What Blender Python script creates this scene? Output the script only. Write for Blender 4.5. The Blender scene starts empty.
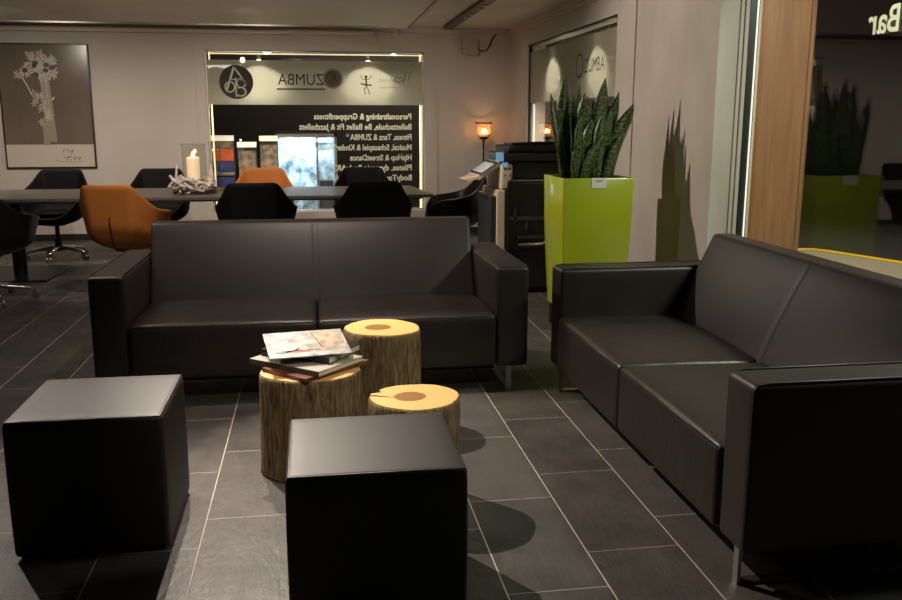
import bpy, bmesh, math, random
from mathutils import Vector, Matrix
C = bpy.context.scene.collection
R = math.radians
random.seed(7)

# ------------------------------------------------------------------ helpers
def link(name, me, m=None, parent=None):
    o = bpy.data.objects.new(name, me); C.objects.link(o)
    if m is not None:
        for mm in (m if isinstance(m, (list, tuple)) else [m]):
            me.materials.append(mm)
    if parent is not None: o.parent = parent
    return o

def obj(name, bm, m=None, parent=None, smooth=False, angle=None):
    me = bpy.data.meshes.new(name)
    bmesh.ops.recalc_face_normals(bm, faces=bm.faces[:])
    if angle is not None:
        for e in bm.edges:
            if len(e.link_faces) == 2 and e.calc_face_angle(0) > R(angle): e.smooth = False
        smooth = True
    if smooth:
        for f in bm.faces: f.smooth = True
    bm.to_mesh(me); bm.free()
    return link(name, me, m, parent)

def thing(name, label, cat, loc=(0, 0, 0), rz=0.0, group=None):
    o = bpy.data.objects.new(name, None); C.objects.link(o)
    o.empty_display_size = .05
    o.location = loc; o.rotation_euler = (0, 0, rz)
    return tag(o, label, cat, group)

def tag(o, label, cat, group=None):
    o['label'] = label; o['category'] = cat
    if group: o['group'] = group
    return o

def struct(o, label=None):
    o['kind'] = 'structure'
    if label: o['label'] = label
    return o

def box(bm, x0, x1, y0, y1, z0, z1, mi=0):
    vs = [bm.verts.new((x, y, z)) for x in (x0, x1) for y in (y0, y1) for z in (z0, z1)]
    for q in ((0, 1, 3, 2), (4, 6, 7, 5), (0, 4, 5, 1), (2, 3, 7, 6), (0, 2, 6, 4), (1, 5, 7, 3)):
        f = bm.faces.new([vs[i] for i in q]); f.material_index = mi
    return vs

def B(x0, x1, y0, y1, z0, z1, bev=0.0, seg=2):
    bm = bmesh.new(); box(bm, x0, x1, y0, y1, z0, z1)
    if bev: bmesh.ops.bevel(bm, geom=bm.edges[:], offset=bev, segments=seg, affect='EDGES', profile=.5)
    return bm

def bevel(bm, off, seg=2):
    bmesh.ops.bevel(bm, geom=bm.edges[:], offset=off, segments=seg, affect='EDGES', profile=.5)
    return bm

def axis_pts(a, b, r, n):
    s = 4
    p = [a + r * (1 - math.cos(math.pi / 2 * i / s)) for i in range(s)]
    p += [a + r + (b - a - 2 * r) * i / n for i in range(n + 1)]
    p += [b - r * (1 - math.cos(math.pi / 2 * i / s)) for i in reversed(range(s))]
    return p

def cushion(x0, x1, y0, y1, z0, z1, r=.02, n=10, bulge=None, warp=None, ns=None):
    """rounded upholstered block; bulge(u,v,w)->offset vector adds softness"""
    bm = bmesh.new()
    ns = ns or (n, n, n); ax = [axis_pts(x0, x1, r, ns[0]), axis_pts(y0, y1, r, ns[1]), axis_pts(z0, z1, r, ns[2])]
    lo = Vector((x0 + r, y0 + r, z0 + r)); hi = Vector((x1 - r, y1 - r, z1 - r))
    cache = {}
    def V(i, j, k):
        key = (i, j, k)
        if key in cache: return cache[key]
        p = Vector((ax[0][i], ax[1][j], ax[2][k]))
        c = Vector([min(max(p[t], lo[t]), hi[t]) for t in range(3)])
        d = p - c
        if d.length > 1e-9: p = c + d.normalized() * r
        u = [min(1.0, max(0.0, q)) for q in ((p.x - x0) / (x1 - x0), (p.y - y0) / (y1 - y0), (p.z - z0) / (z1 - z0))]
        if bulge: p = p + Vector(bulge(*u))
        if warp: p = Vector(warp(p))
        v = bm.verts.new(p); cache[key] = v
        return v
    N = [len(a) - 1 for a in ax]
    for a, b_, c_ in ((0, 1, 2), (1, 2, 0), (2, 0, 1)):
        for s in (0, N[c_]):
            for i in range(N[a]):
                for j in range(N[b_]):
                    q = []
                    for di, dj in ((0, 0), (1, 0), (1, 1), (0, 1)):
                        idx = [0, 0, 0]; idx[a] = i + di; idx[b_] = j + dj; idx[c_] = s
                        q.append(V(*idx))
                    try: bm.faces.new(q)
                    except ValueError: pass
    return bm

def tube(bm, pts, r, n=8, closed=False, cap=True):
    pts = [Vector(p) for p in pts]; L = len(pts)
    rad = r if isinstance(r, (list, tuple)) else [r] * L
    rings = []; up = None
    for i, p in enumerate(pts):
        if closed: t = (pts[(i + 1) % L] - pts[i - 1])
        else: t = pts[min(i + 1, L - 1)] - pts[max(i - 1, 0)]
        t.normalize()
        if up is None:
            up = Vector((0, 0, 1)) if abs(t.z) < .9 else Vector((1, 0, 0))
        a = t.cross(up)
        if a.length < 1e-6: a = t.cross(Vector((0, 1, 0)))
        a.normalize(); b = a.cross(t).normalized(); up = b
        rings.append([bm.verts.new(p + rad[i] * (math.cos(2 * math.pi * k / n) * a + math.sin(2 * math.pi * k / n) * b)) for k in range(n)])
    for i in range(L if closed else L - 1):
        A, D = rings[i], rings[(i + 1) % L]
        for k in range(n):
            bm.faces.new((A[k], A[(k + 1) % n], D[(k + 1) % n], D[k]))
    if cap and not closed:
        bm.faces.new(rings[0][::-1]); bm.faces.new(rings[-1])
    return bm

def lathe(bm, prof, n=32, c=(0, 0), wob=None):
    """prof: (r,z) list. r==0 closes with a pole"""
    rings = []
    for (r, z) in prof:
        if r <= 1e-6: rings.append([bm.verts.new((c[0], c[1], z))])
        else: rings.append([bm.verts.new((c[0] + r * math.cos(2 * math.pi * k / n), c[1] + r * math.sin(2 * math.pi * k / n), z)) for k in range(n)])
    for A, D in zip(rings, rings[1:]):
        for k in range(n):
            q = [A[k % len(A)], A[(k + 1) % len(A)], D[(k + 1) % len(D)], D[k % len(D)]]
            q = list(dict.fromkeys(q))
            if len(q) > 2:
                try: bm.faces.new(q)
                except ValueError: pass
    return bm

def copy_tree(o, parent=None):
    c = o.copy(); C.objects.link(c)
    if parent is not None: c.parent = parent
    for ch in list(o.children): copy_tree(ch, c)
    return c

def flat_text(s, size, bold=0.0):
    """2-D triangles of a line of lettering, x from 0"""
    cu = bpy.data.curves.new('t', 'FONT'); cu.body = s; cu.size = size; cu.resolution_u = 3; cu.offset = bold
    o = bpy.data.objects.new('t', cu); C.objects.link(o)
    bpy.context.view_layer.update()
    dg = bpy.context.evaluated_depsgraph_get()
    me = bpy.data.meshes.new_from_object(o.evaluated_get(dg))
    vs = [v.co.copy() for v in me.vertices]; fs = [list(p.vertices) for p in me.polygons]
    bpy.data.objects.remove(o); bpy.data.curves.remove(cu); bpy.data.meshes.remove(me)
    return vs, fs

def lettering(s, size, place, m, parent, label=None, bold=0, width=None):
    vs, fs = flat_text(s, size, bold)
    w = max(v.x for v in vs)
    k = (width / w) if width else 1.0
    bm = bmesh.new()
    for dx in (0,):
        bv = [bm.verts.new(place(v.x * k + dx, v.y)) for v in vs]
        for f in fs:
            try: bm.faces.new([bv[i] for i in f])
            except ValueError: pass
    o = obj('lettering', bm, m, parent)
    if label: o['label'] = label
    return o

# ------------------------------------------------------------------ materials
def srgb(r, g, b):
    f = lambda c: (c / 255 / 12.92) if c <= 10 else ((c / 255 + .055) / 1.055) ** 2.4
    return (f(r), f(g), f(b), 1)

def mat(name, col, rough=.5, metal=0.0, spec=.5, emis=None, es=0.0, coat=0.0, noise=None, bump=None, trans=0.0):
    m = bpy.data.materials.new(name); m.use_nodes = True
    nt = m.node_tree; p = nt.nodes['Principled BSDF']
    p.inputs['Base Color'].default_value = col
    p.inputs['Roughness'].default_value = rough
    p.inputs['Metallic'].default_value = metal
    p.inputs['Specular IOR Level'].default_value = spec
    p.inputs['Coat Weight'].default_value = coat
    p.inputs['Transmission Weight'].default_value = trans
    if emis: p.inputs['Emission Color'].default_value = emis; p.inputs['Emission Strength'].default_value = es
    tc = nt.nodes.new('ShaderNodeTexCoord')
    if noise:
        sc, col2, stretch = noise
        mp = nt.nodes.new('ShaderNodeMapping'); mp.inputs['Scale'].default_value = stretch
        n = nt.nodes.new('ShaderNodeTexNoise'); n.inputs['Scale'].default_value = sc; n.inputs['Detail'].default_value = 6
        mx = nt.nodes.new('ShaderNodeMix'); mx.data_type = 'RGBA'
        mx.inputs['A'].default_value = col; mx.inputs['B'].default_value = col2
        nt.links.new(tc.outputs['Object'], mp.inputs[0]); nt.links.new(mp.outputs[0], n.inputs['Vector'])
        cr = nt.nodes.new('ShaderNodeMapRange'); cr.inputs['From Min'].default_value = .35; cr.inputs['From Max'].default_value = .65
        nt.links.new(n.outputs['Fac'], cr.inputs['Value']); nt.links.new(cr.outputs[0], mx.inputs['Factor'])
        nt.links.new(mx.outputs['Result'], p.inputs['Base Color'])
    if bump:
        sc, st, dist = bump
        n = nt.nodes.new('ShaderNodeTexNoise'); n.inputs['Scale'].default_value = sc; n.inputs['Detail'].default_value = 5
        b = nt.nodes.new('ShaderNodeBump'); b.inputs['Strength'].default_value = st; b.inputs['Distance'].default_value = dist
        nt.links.new(tc.outputs['Object'], n.inputs['Vector']); nt.links.new(n.outputs['Fac'], b.inputs['Height'])
        nt.links.new(b.outputs[0], p.inputs['Normal'])
    return m

M = {}
M['wall'] = mat('wall_paint', srgb(204, 196, 187), .75, spec=.25, noise=(1.3, srgb(194, 185, 175), (1, 1, 1)), bump=(35, .15, .004))
M['pier'] = mat('rough_render', srgb(196, 188, 178), .8, spec=.2, noise=(2.2, srgb(182, 173, 163), (1, 1, .6)), bump=(14, .35, .006))
M['ceiling'] = mat('ceiling_paint', srgb(218, 210, 198), .7, spec=.2, noise=(.8, srgb(190, 180, 166), (1, 1, 1)))
M['soffit'] = mat('soffit_paint', srgb(226, 221, 216), .5, spec=.4, noise=(.5, srgb(212, 206, 200), (1, 1, 1)))
M['trim'] = mat('trim_paint', srgb(200, 188, 172), .5)
M['base'] = mat('baseboard_dark', srgb(34, 30, 27), .5)
M['leather'] = mat('black_leather', srgb(40, 32, 30), .46, spec=.45, noise=(6, srgb(44, 36, 33), (1, 1, 1)), bump=(260, .12, .0015))
M['leather_seat'] = mat('black_leather_seat', srgb(36, 30, 28), .42, spec=.45, bump=(8, .42, .016))
M['pouf'] = mat('pouf_leather', srgb(29, 25, 24), .55, spec=.5, noise=(5, srgb(33, 29, 27), (1, 1, 1)), bump=(300, .08, .001))
M['black'] = mat('black_plastic', srgb(16, 16, 17), .4)
M['blackmatte'] = mat('black_matte', srgb(12, 12, 12), .8, spec=.2)
M['shell'] = mat('chair_shell_black', srgb(9, 9, 10), .65, spec=.18)
M['shell_dark'] = mat('chair_shell_gloss', srgb(15, 14, 14), .28, spec=.5)
M['orange'] = mat('chair_shell_orange', srgb(182, 112, 52), .6, spec=.25, noise=(4, srgb(174, 105, 46), (1, 1, 1)))
M['chrome'] = mat('chrome', srgb(205, 200, 192), .16, metal=1.0)
M['steel'] = mat('brushed_steel', srgb(170, 166, 160), .35, metal=1.0)
M['tabletop'] = mat('table_laminate', srgb(92, 84, 76), .33, spec=.5, noise=(3, srgb(84, 76, 69), (.3, 6, 6)))
M['tabledge'] = mat('table_edge', srgb(20, 19, 19), .5)
M['lime'] = mat('lime_gloss', srgb(164, 174, 38), .22, spec=.5, coat=.4)
M['soil'] = mat('soil', srgb(46, 34, 26), .95, spec=.1, noise=(40, srgb(24, 18, 14), (1, 1, 1)), bump=(60, .8, .02))
M['card'] = mat('white_card', srgb(225, 220, 205), .6)
M['ink'] = mat('dark_ink', srgb(30, 28, 26), .7)
M['beige'] = mat('copier_beige', srgb(205, 192, 168), .5)
M['copgrey'] = mat('copier_grey', srgb(52, 52, 54), .45)
M['copblack'] = mat('copier_black', srgb(27, 26, 25), .32)
M['screen'] = mat('screen_blue', srgb(120, 160, 190), .3, emis=srgb(120, 170, 210), es=.35)
M['paper'] = mat('paper_pinkish', srgb(226, 200, 178), .7)
M['paperblue'] = mat('paper_bluish', srgb(205, 214, 222), .5)
M['wax'] = mat('candle_wax', srgb(245, 232, 215), .5, emis=srgb(255, 205, 150), es=.45)
M['flame'] = mat('flame', (1, .6, .25, 1), .5, emis=(1, .55, .2, 1), es=14)
M['drift'] = mat('driftwood', srgb(225, 214, 204), .8, noise=(12, srgb(180, 166, 156), (1, 1, 3)), bump=(40, .4, .005))
M['letter'] = None
M['logo'] = mat('dark_film_print', srgb(46, 44, 34), .7)
M['logo_mid'] = mat('grey_film_print', srgb(84, 80, 58), .7)
M['logo_red'] = mat('reddish_film_print', srgb(150, 120, 88), .7)
M['revealglow'] = mat('reveal_edge_glow', (1, .86, .5, 1), .5, emis=(1, .84, .46, 1), es=.85)  # no lamp: glow put in for the lit edge of the reveal
M['edgeglow'] = mat('glass_edge_glow', (1, .97, .85, 1), .5, emis=(1, .95, .78, 1), es=1.0)  # emission stands in for light caught on the glass edges
M['bulb'] = mat('lamp_lens', (1, .9, .7, 1), .5, emis=(1, .86, .6, 1), es=12)
M['tube'] = mat('fluorescent_tube', (1, 1, 1, 1), .5, emis=(1, .95, .85, 1), es=14)
M['gasket'] = mat('dark_gasket', srgb(34, 44, 40), .4)
M['pavement'] = mat('pavement', srgb(158, 150, 130), .85, noise=(25, srgb(142, 134, 115), (1, 1, 1)))
M['asphalt'] = mat('asphalt', srgb(40, 39, 38), .85, noise=(30, srgb(32, 31, 31), (1, 1, 1)))
M['yellow'] = mat('yellow_paint', srgb(240, 200, 20), .6)
M['facade'] = mat('street_facade', srgb(56, 52, 48), .85)
M['icelit'] = mat('vitrine_back_panel', srgb(205, 228, 238), .6, noise=(7, srgb(52, 84, 98), (1, 1, .8)))
M['blue'] = mat('blue_panel', srgb(30, 40, 90), .6)
M['orangered'] = mat('orange_red_panel', srgb(190, 80, 30), .6)
M['postermix'] = mat('poster_dark', srgb(70, 74, 58), .6, noise=(14, srgb(150, 120, 96), (1, 1, 1)))
M['lightbox'] = mat('lightbox_white', srgb(250, 240, 215), .5, emis=(1, .9, .7, 1), es=.42)
M['printgrey'] = mat('print_grey', srgb(104, 93, 83), .22, spec=.5, coat=.5, noise=(.9, srgb(122, 110, 98), (1, 1, 1)))
M['printwhite'] = mat('print_white', srgb(205, 195, 180), .3, coat=.4)
M['printpale'] = mat('print_pale', srgb(186, 176, 163), .4, coat=.4)
M['printmid'] = mat('print_mid', srgb(150, 138, 124), .4, coat=.4)
M['printdark'] = mat('print_dark', srgb(66, 58, 52), .4, coat=.4)
M['frameblk'] = mat('frame_black', srgb(28, 25, 24), .4)
M['bookgrey'] = mat('book_grey', srgb(160, 156, 146), .35)
M['bookgreyshade'] = mat('book_grey_shaded', srgb(84, 80, 70), .5)  # cover grey darkened: shade of the unlit spine put into the colour
M['bookdark'] = mat('book_dark', srgb(34, 32, 32), .35)
M['bookred'] = mat('magazine_red', srgb(84, 30, 22), .4, noise=(9, srgb(110, 78, 50), (1, 1, 1)))
M['pages'] = mat('book_pages', srgb(205, 196, 170), .8)
M['coverwhite'] = mat('magazine_cover', srgb(172, 170, 166), .5, noise=(16, srgb(112, 110, 107), (1, 1, 1)))
M['coverbeige'] = mat('cover_picture', srgb(184, 168, 146), .4, noise=(24, srgb(136, 122, 106), (1, 1, 1)))
M['coverred'] = mat('cover_red_mark', srgb(170, 76, 58), .5)
M['boxgrey'] = mat('speaker_plastic', srgb(172, 160, 144), .6)
M['channel'] = mat('track_channel', srgb(58, 56, 52), .4, metal=.6)
M['iron'] = mat('dark_iron', srgb(40, 32, 27), .5, metal=.5)

def glass_mat(name, k=1.8, tint=(1, 1, 1, 1), rough=0.0):
    m = bpy.data.materials.new(name); m.use_nodes = True
    nt = m.node_tree; nt.nodes.clear()
    out = nt.nodes.new('ShaderNodeOutputMaterial'); mx = nt.nodes.new('ShaderNodeMixShader')
    t = nt.nodes.new('ShaderNodeBsdfTransparent'); t.inputs[0].default_value = tint
    g = nt.nodes.new('ShaderNodeBsdfGlossy'); g.inputs['Roughness'].default_value = rough
    fr = nt.nodes.new('ShaderNodeFresnel'); fr.inputs[0].default_value = 1.5
    mu = nt.nodes.new('ShaderNodeMath'); mu.operation = 'MULTIPLY'; mu.inputs[1].default_value = k; mu.use_clamp = True
    L = nt.links.new
    ge = nt.nodes.new('ShaderNodeNewGeometry'); io = nt.nodes.new('ShaderNodeMapRange')     # same reflectance on both faces of the pane
    io.inputs['To Min'].default_value = 1.5; io.inputs['To Max'].default_value = 1 / 1.5
    L(ge.outputs['Backfacing'], io.inputs['Value']); L(io.outputs[0], fr.inputs[0])
    L(fr.outputs[0], mu.inputs[0]); L(mu.outputs[0], mx.inputs[0]); L(t.outputs[0], mx.inputs[1]); L(g.outputs[0], mx.inputs[2])
    L(mx.outputs[0], out.inputs[0])
    return m
M['glass'] = glass_mat('window_glass', .95)
def lantern_mat():
    m = glass_mat('lantern_glass', .6, (1, .93, .84, 1)); nt = m.node_tree; out = nt.nodes['Material Output']
    mx = [n for n in nt.nodes if n.type == 'MIX_SHADER'][0]
    tr = nt.nodes.new('ShaderNodeBsdfTranslucent'); tr.inputs[0].default_value = srgb(235, 190, 150)
    m2 = nt.nodes.new('ShaderNodeMixShader'); m2.inputs[0].default_value = .2
    nt.links.new(mx.outputs[0], m2.inputs[1]); nt.links.new(tr.outputs[0], m2.inputs[2]); nt.links.new(m2.outputs[0], out.inputs[0])
    return m
M['lanternglass'] = lantern_mat()
M['vaseglass'] = glass_mat('vase_glass', .6, (.96, .96, .94, 1))

def film_mat():
    m = bpy.data.materials.new('frosted_film'); m.use_nodes = True
    nt = m.node_tree; nt.nodes.clear(); L = nt.links.new
    out = nt.nodes.new('ShaderNodeOutputMaterial')
    d = nt.nodes.new('ShaderNodeBsdfDiffuse'); d.inputs[0].default_value = srgb(196, 192, 174)
    t = nt.nodes.new('ShaderNodeBsdfTranslucent'); t.inputs[0].default_value = srgb(248, 246, 232)
    g = nt.nodes.new('ShaderNodeBsdfGlossy'); g.inputs['Roughness'].default_value = .02
    fr = nt.nodes.new('ShaderNodeFresnel'); fr.inputs[0].default_value = 1.5
    a = nt.nodes.new('ShaderNodeMixShader'); a.inputs[0].default_value = .55
    b = nt.nodes.new('ShaderNodeMixShader')
    L(d.outputs[0], a.inputs[1]); L(t.outputs[0], a.inputs[2])
    L(fr.outputs[0], b.inputs[0]); L(a.outputs[0], b.inputs[1]); L(g.outputs[0], b.inputs[2]); L(b.outputs[0], out.inputs[0])
    return m
M['film'] = film_mat()

def vinyl_mat():
    m = bpy.data.materials.new('pale_vinyl'); m.use_nodes = True; nt = m.node_tree; nt.nodes.clear()
    out = nt.nodes.new('ShaderNodeOutputMaterial'); d = nt.nodes.new('ShaderNodeBsdfDiffuse'); t = nt.nodes.new('ShaderNodeBsdfTranslucent'); a = nt.nodes.new('ShaderNodeMixShader')
    d.inputs[0].default_value = srgb(248, 246, 222); t.inputs[0].default_value = srgb(248, 246, 215); a.inputs[0].default_value = .4
    nt.links.new(d.outputs[0], a.inputs[1]); nt.links.new(t.outputs[0], a.inputs[2]); nt.links.new(a.outputs[0], out.inputs[0])
    return m
M['letter'] = vinyl_mat()

class NT:
    """tiny node-math builder"""
    def __init__(s, m): s.nt = m.node_tree; s.L = s.nt.links.new
    def val(s, sock, v):
        if hasattr(v, 'is_output') or hasattr(v, 'links'): s.L(v, sock)
        else: sock.default_value = v
    def math(s, op, a, b=0.0, c=0.0, clamp=False):
        n = s.nt.nodes.new('ShaderNodeMath'); n.operation = op; n.use_clamp = clamp
        s.val(n.inputs[0], a); s.val(n.inputs[1], b); s.val(n.inputs[2], c)
        return n.outputs[0]
    def mix(s, f, a, b):
        n = s.nt.nodes.new('ShaderNodeMix'); n.data_type = 'RGBA'
        s.val(n.inputs['Factor'], f); s.val(n.inputs['A'], a); s.val(n.inputs['B'], b)
        return n.outputs['Result']
    def noise(s, vec, scale, detail=4, rough=.5):
        n = s.nt.nodes.new('ShaderNodeTexNoise'); n.inputs['Scale'].default_value = scale
        n.inputs['Detail'].default_value = detail; n.inputs['Roughness'].default_value = rough
        s.L(vec, n.inputs['Vector']); return n.outputs['Fac']
    def combine(s, x, y, z=0.0):
        n = s.nt.nodes.new('ShaderNodeCombineXYZ')
        for i, v in enumerate((x, y, z)): s.val(n.inputs[i], v)
        return n.outputs[0]
    def rng(s, v, a, b, c=0.0, d=1.0, smooth=False):
        n = s.nt.nodes.new('ShaderNodeMapRange')
        if smooth: n.interpolation_type = 'SMOOTHSTEP'
        s.val(n.inputs['Value'], v)
        for k, q in zip(('From Min', 'From Max', 'To Min', 'To Max'), (a, b, c, d)): n.inputs[k].default_value = q
        return n.outputs[0]

def floor_mat():
    m = mat('slate_tile', srgb(58, 54, 51), .42, spec=.38); k = NT(m); nt = m.node_tree
    p = nt.nodes['Principled BSDF']
    tc = nt.nodes.new('ShaderNodeTexCoord'); sp = nt.nodes.new('ShaderNodeSeparateXYZ'); k.L(tc.outputs['Object'], sp.inputs[0])
    x, y = sp.outputs[0], sp.outputs[1]
    W_, L_ = .3137, .6515
    u = k.math('DIVIDE', k.math('SUBTRACT', x, .5318), W_)
    ci = k.math('FLOOR', u)
    v = k.math('SUBTRACT', k.math('SUBTRACT', k.math('DIVIDE', y, L_), .573), k.math('MULTIPLY', ci, 1 / 3))
    ri = k.math('FLOOR', v)
    fu = k.math('FRACT', u); fv = k.math('FRACT', v)
    du = k.math('MULTIPLY', k.math('MINIMUM', fu, k.math('SUBTRACT', 1.0, fu)), W_)
    dv = k.math('MULTIPLY', k.math('MINIMUM', fv, k.math('SUBTRACT', 1.0, fv)), L_)
    gu = k.rng(du, .0017, .0029, 1, 0); gv = k.math('MULTIPLY', k.rng(dv, .0010, .0022, 1, 0), .8)
    g = k.math('MULTIPLY', k.math('MAXIMUM', gu, gv), .85)
    wn = nt.nodes.new('ShaderNodeTexWhiteNoise'); k.L(k.combine(ci, ri), wn.inputs['Vector'])
    per = wn.outputs['Value']
    n1 = k.noise(tc.outputs['Object'], 5, 6, .6)
    base = k.mix(per, srgb(58, 55, 53), srgb(71, 67, 64))
    base = k.mix(k.rng(n1, .35, .7), base, srgb(77, 73, 69))
    col = k.mix(g, base, srgb(186, 172, 154))
    k.L(col, p.inputs['Base Color'])
    # slate relief: per-tile shifted, stretched noise
    sh = k.combine(k.math('ADD', k.math('MULTIPLY', x, 1.3), k.math('MULTIPLY', per, 9.0)), k.math('ADD', k.math('MULTIPLY', y, .55), per), 0)
    r1 = k.noise(sh, 34, 6, .6); r2 = k.noise(sh, 9, 3, .5)
    h = k.math('ADD', k.math('MULTIPLY', r1, .5), k.math('MULTIPLY', r2, .6))
    h = k.math('SUBTRACT', h, k.math('MULTIPLY', k.math('MAXIMUM', k.rng(du, 0, .004, 1, 0), k.rng(dv, 0, .004, 1, 0)), .25))
    b = nt.nodes.new('ShaderNodeBump'); b.inputs['Strength'].default_value = .6; b.inputs['Distance'].default_value = .010
    k.L(h, b.inputs['Height']); k.L(b.outputs[0], p.inputs['Normal'])
    k.L(k.math('ADD', k.rng(r2, .3, .7, .40, .54), k.math('MULTIPLY', g, .3)), p.inputs['Roughness'])
    return m
M['floor'] = floor_mat()

def bark_mat():
    m = mat('bark', srgb(98, 76, 50), .9, spec=.15); k = NT(m); nt = m.node_tree
    p = nt.nodes['Principled BSDF']
    tc = nt.nodes.new('ShaderNodeTexCoord'); mp = nt.nodes.new('ShaderNodeMapping'); mp.inputs['Scale'].default_value = (1, 1, .13)
    k.L(tc.outputs['Object'], mp.inputs[0])
    a = k.noise(mp.outputs[0], 80, 8, .72); b_ = k.noise(tc.outputs['Object'], 7, 4)
    c = k.mix(k.rng(a, .38, .62), srgb(60, 48, 34), srgb(146, 124, 92))
    c = k.mix(k.rng(b_, .42, .68, 0, .6), c, srgb(112, 100, 66))
    k.L(c, p.inputs['Base Color'])
    bp = nt.nodes.new('ShaderNodeBump'); bp.inputs['Strength'].default_value = .9; bp.inputs['Distance'].default_value = .012
    k.L(a, bp.inputs['Height']); k.L(bp.outputs[0], p.inputs['Normal'])
    return m
M['bark'] = bark_mat()

def endgrain_mat():
    m = mat('end_grain', srgb(226, 178, 104), .5); k = NT(m); nt = m.node_tree
    p = nt.nodes['Principled BSDF']
    tc = nt.nodes.new('ShaderNodeTexCoord'); sp = nt.nodes.new('ShaderNodeSeparateXYZ'); k.L(tc.outputs['Object'], sp.inputs[0])
    n = k.noise(tc.outputs['Object'], 11, 4)
    x = k.math('ADD', sp.outputs[0], .018); y = k.math('MULTIPLY', sp.outputs[1], 1.05)
    r = k.math('SQRT', k.math('ADD', k.math('MULTIPLY', x, x), k.math('MULTIPLY', y, y)))
    r = k.math('ADD', r, k.math('MULTIPLY', k.math('SUBTRACT', n, .5), .022))
    ring = k.math('SINE', k.math('MULTIPLY', r, 640.0))
    sap = k.mix(k.rng(ring, -1, 1), srgb(206, 156, 92), srgb(222, 178, 116))
    heart = k.mix(k.rng(ring, -1, 1), srgb(112, 76, 36), srgb(150, 108, 58))
    c = k.mix(k.rng(r, .054, .062), heart, sap)
    c = k.mix(k.rng(r, .006, .012), srgb(150, 104, 60), c)
    k.L(c, p.inputs['Base Color'])
    return m
M['endgrain'] = endgrain_mat()

def leaf_mat():
    m = mat('snake_plant_leaf', srgb(40, 70, 26), .38); k = NT(m); nt = m.node_tree
    p = nt.nodes['Principled BSDF']
    uv = nt.nodes.new('ShaderNodeTexCoord'); sp = nt.nodes.new('ShaderNodeSeparateXYZ'); k.L(uv.outputs['UV'], sp.inputs[0])
    u, v = sp.outputs[0], sp.outputs[1]
    n = k.noise(k.combine(k.math('MULTIPLY', u, 1.6), k.math('MULTIPLY', v, 15.0)), 2.6, 4, .6)
    c = k.mix(k.rng(n, .46, .60), srgb(30, 46, 17), srgb(98, 114, 58))
    k.L(c, p.inputs['Base Color'])
    return m
M['leaf'] = leaf_mat()

def wood_mat():
    m = mat('warm_timber', srgb(176, 120, 56), .45); k = NT(m); nt = m.node_tree
    p = nt.nodes['Principled BSDF']
    tc = nt.nodes.new('ShaderNodeTexCoord'); mp = nt.nodes.new('ShaderNodeMapping'); mp.inputs['Scale'].default_value = (14, 14, .7)
    k.L(tc.outputs['Object'], mp.inputs[0]); n = k.noise(mp.outputs[0], 2.5, 5)
    k.L(k.mix(k.rng(n, .3, .7), srgb(112, 68, 30), srgb(146, 96, 48)), p.inputs['Base Color'])
    return m
M['timber'] = wood_mat()

# ------------------------------------------------------------------ room shell
YB, XW, XP, XG = 10.8, 2.42, 2.36, 2.655          # back wall, right wall, pier face, street window glass
YP0, YP1, YJ = 5.02, 6.775, 5.172                           # pier ends
ZC = 2.46
XL, YF = -6.0, -2.5
struct(obj('floor', B(XL, XG + .02, YF, YB + .2, -.12, 0), M['floor']), 'dark slate tiled floor with pale joints')
struct(obj('ceiling', B(XL, XG + .2, YF, YB + .3, ZC, ZC + .12), M['ceiling']))
# back wall with the window opening
wx0, wx1, wz0, wz1 = -1.205, 1.35, .30, 2.178
bm = bmesh.new()
box(bm, XL, wx0, YB, YB + .25, 0, ZC); box(bm, wx1, XG + .2, YB, YB + .25, 0, ZC)
box(bm, wx0, wx1, YB, YB + .25, 0, wz0); box(bm, wx0, wx1, YB, YB + .25, wz1, ZC)
struct(obj('wall_back', bm, M['wall']), 'pale warm grey back wall behind the long table')
# right wall (far part) with the second window
vy0, vy1, vz0, vz1 = 6.93, 9.92, .40, 2.207
bm = bmesh.new()
box(bm, XW, XW + .2, vy1, YB, 0, ZC); box(bm, XW, XW + .2, YP1 - .1, vy0, 0, ZC)
box(bm, XW, XW + .2, vy0, vy1, 0, vz0); box(bm, XW, XW + .2, vy0, vy1, vz1, ZC)
struct(obj('wall_right', bm, M['wall']))
bm = bmesh.new()
poly = [(XP, YP0), (2.555, YJ), (XG + .04, YJ), (XG + .04, YP1), (XP, YP1)]
lo_ = [bm.verts.new((x, y, 0)) for x, y in poly]; hi_ = [bm.verts.new((x, y, ZC)) for x, y in poly]
bm.faces.new(lo_[::-1]); bm.faces.new(hi_)
for i in range(5): bm.faces.new((lo_[i], lo_[(i + 1) % 5], hi_[(i + 1) % 5], hi_[i]))
struct(obj('wall_right_pier', bm, M['pier']), 'rough pale wall pier beside the street window')
struct(obj('trim_1', B(XP - .012, XP, 6.38, YP1, 0, ZC, .003), M['pier']))
struct(obj('wall_left', B(XL - .1, XL, YF, YB + .2, 0, ZC), M['wall']))
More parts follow.
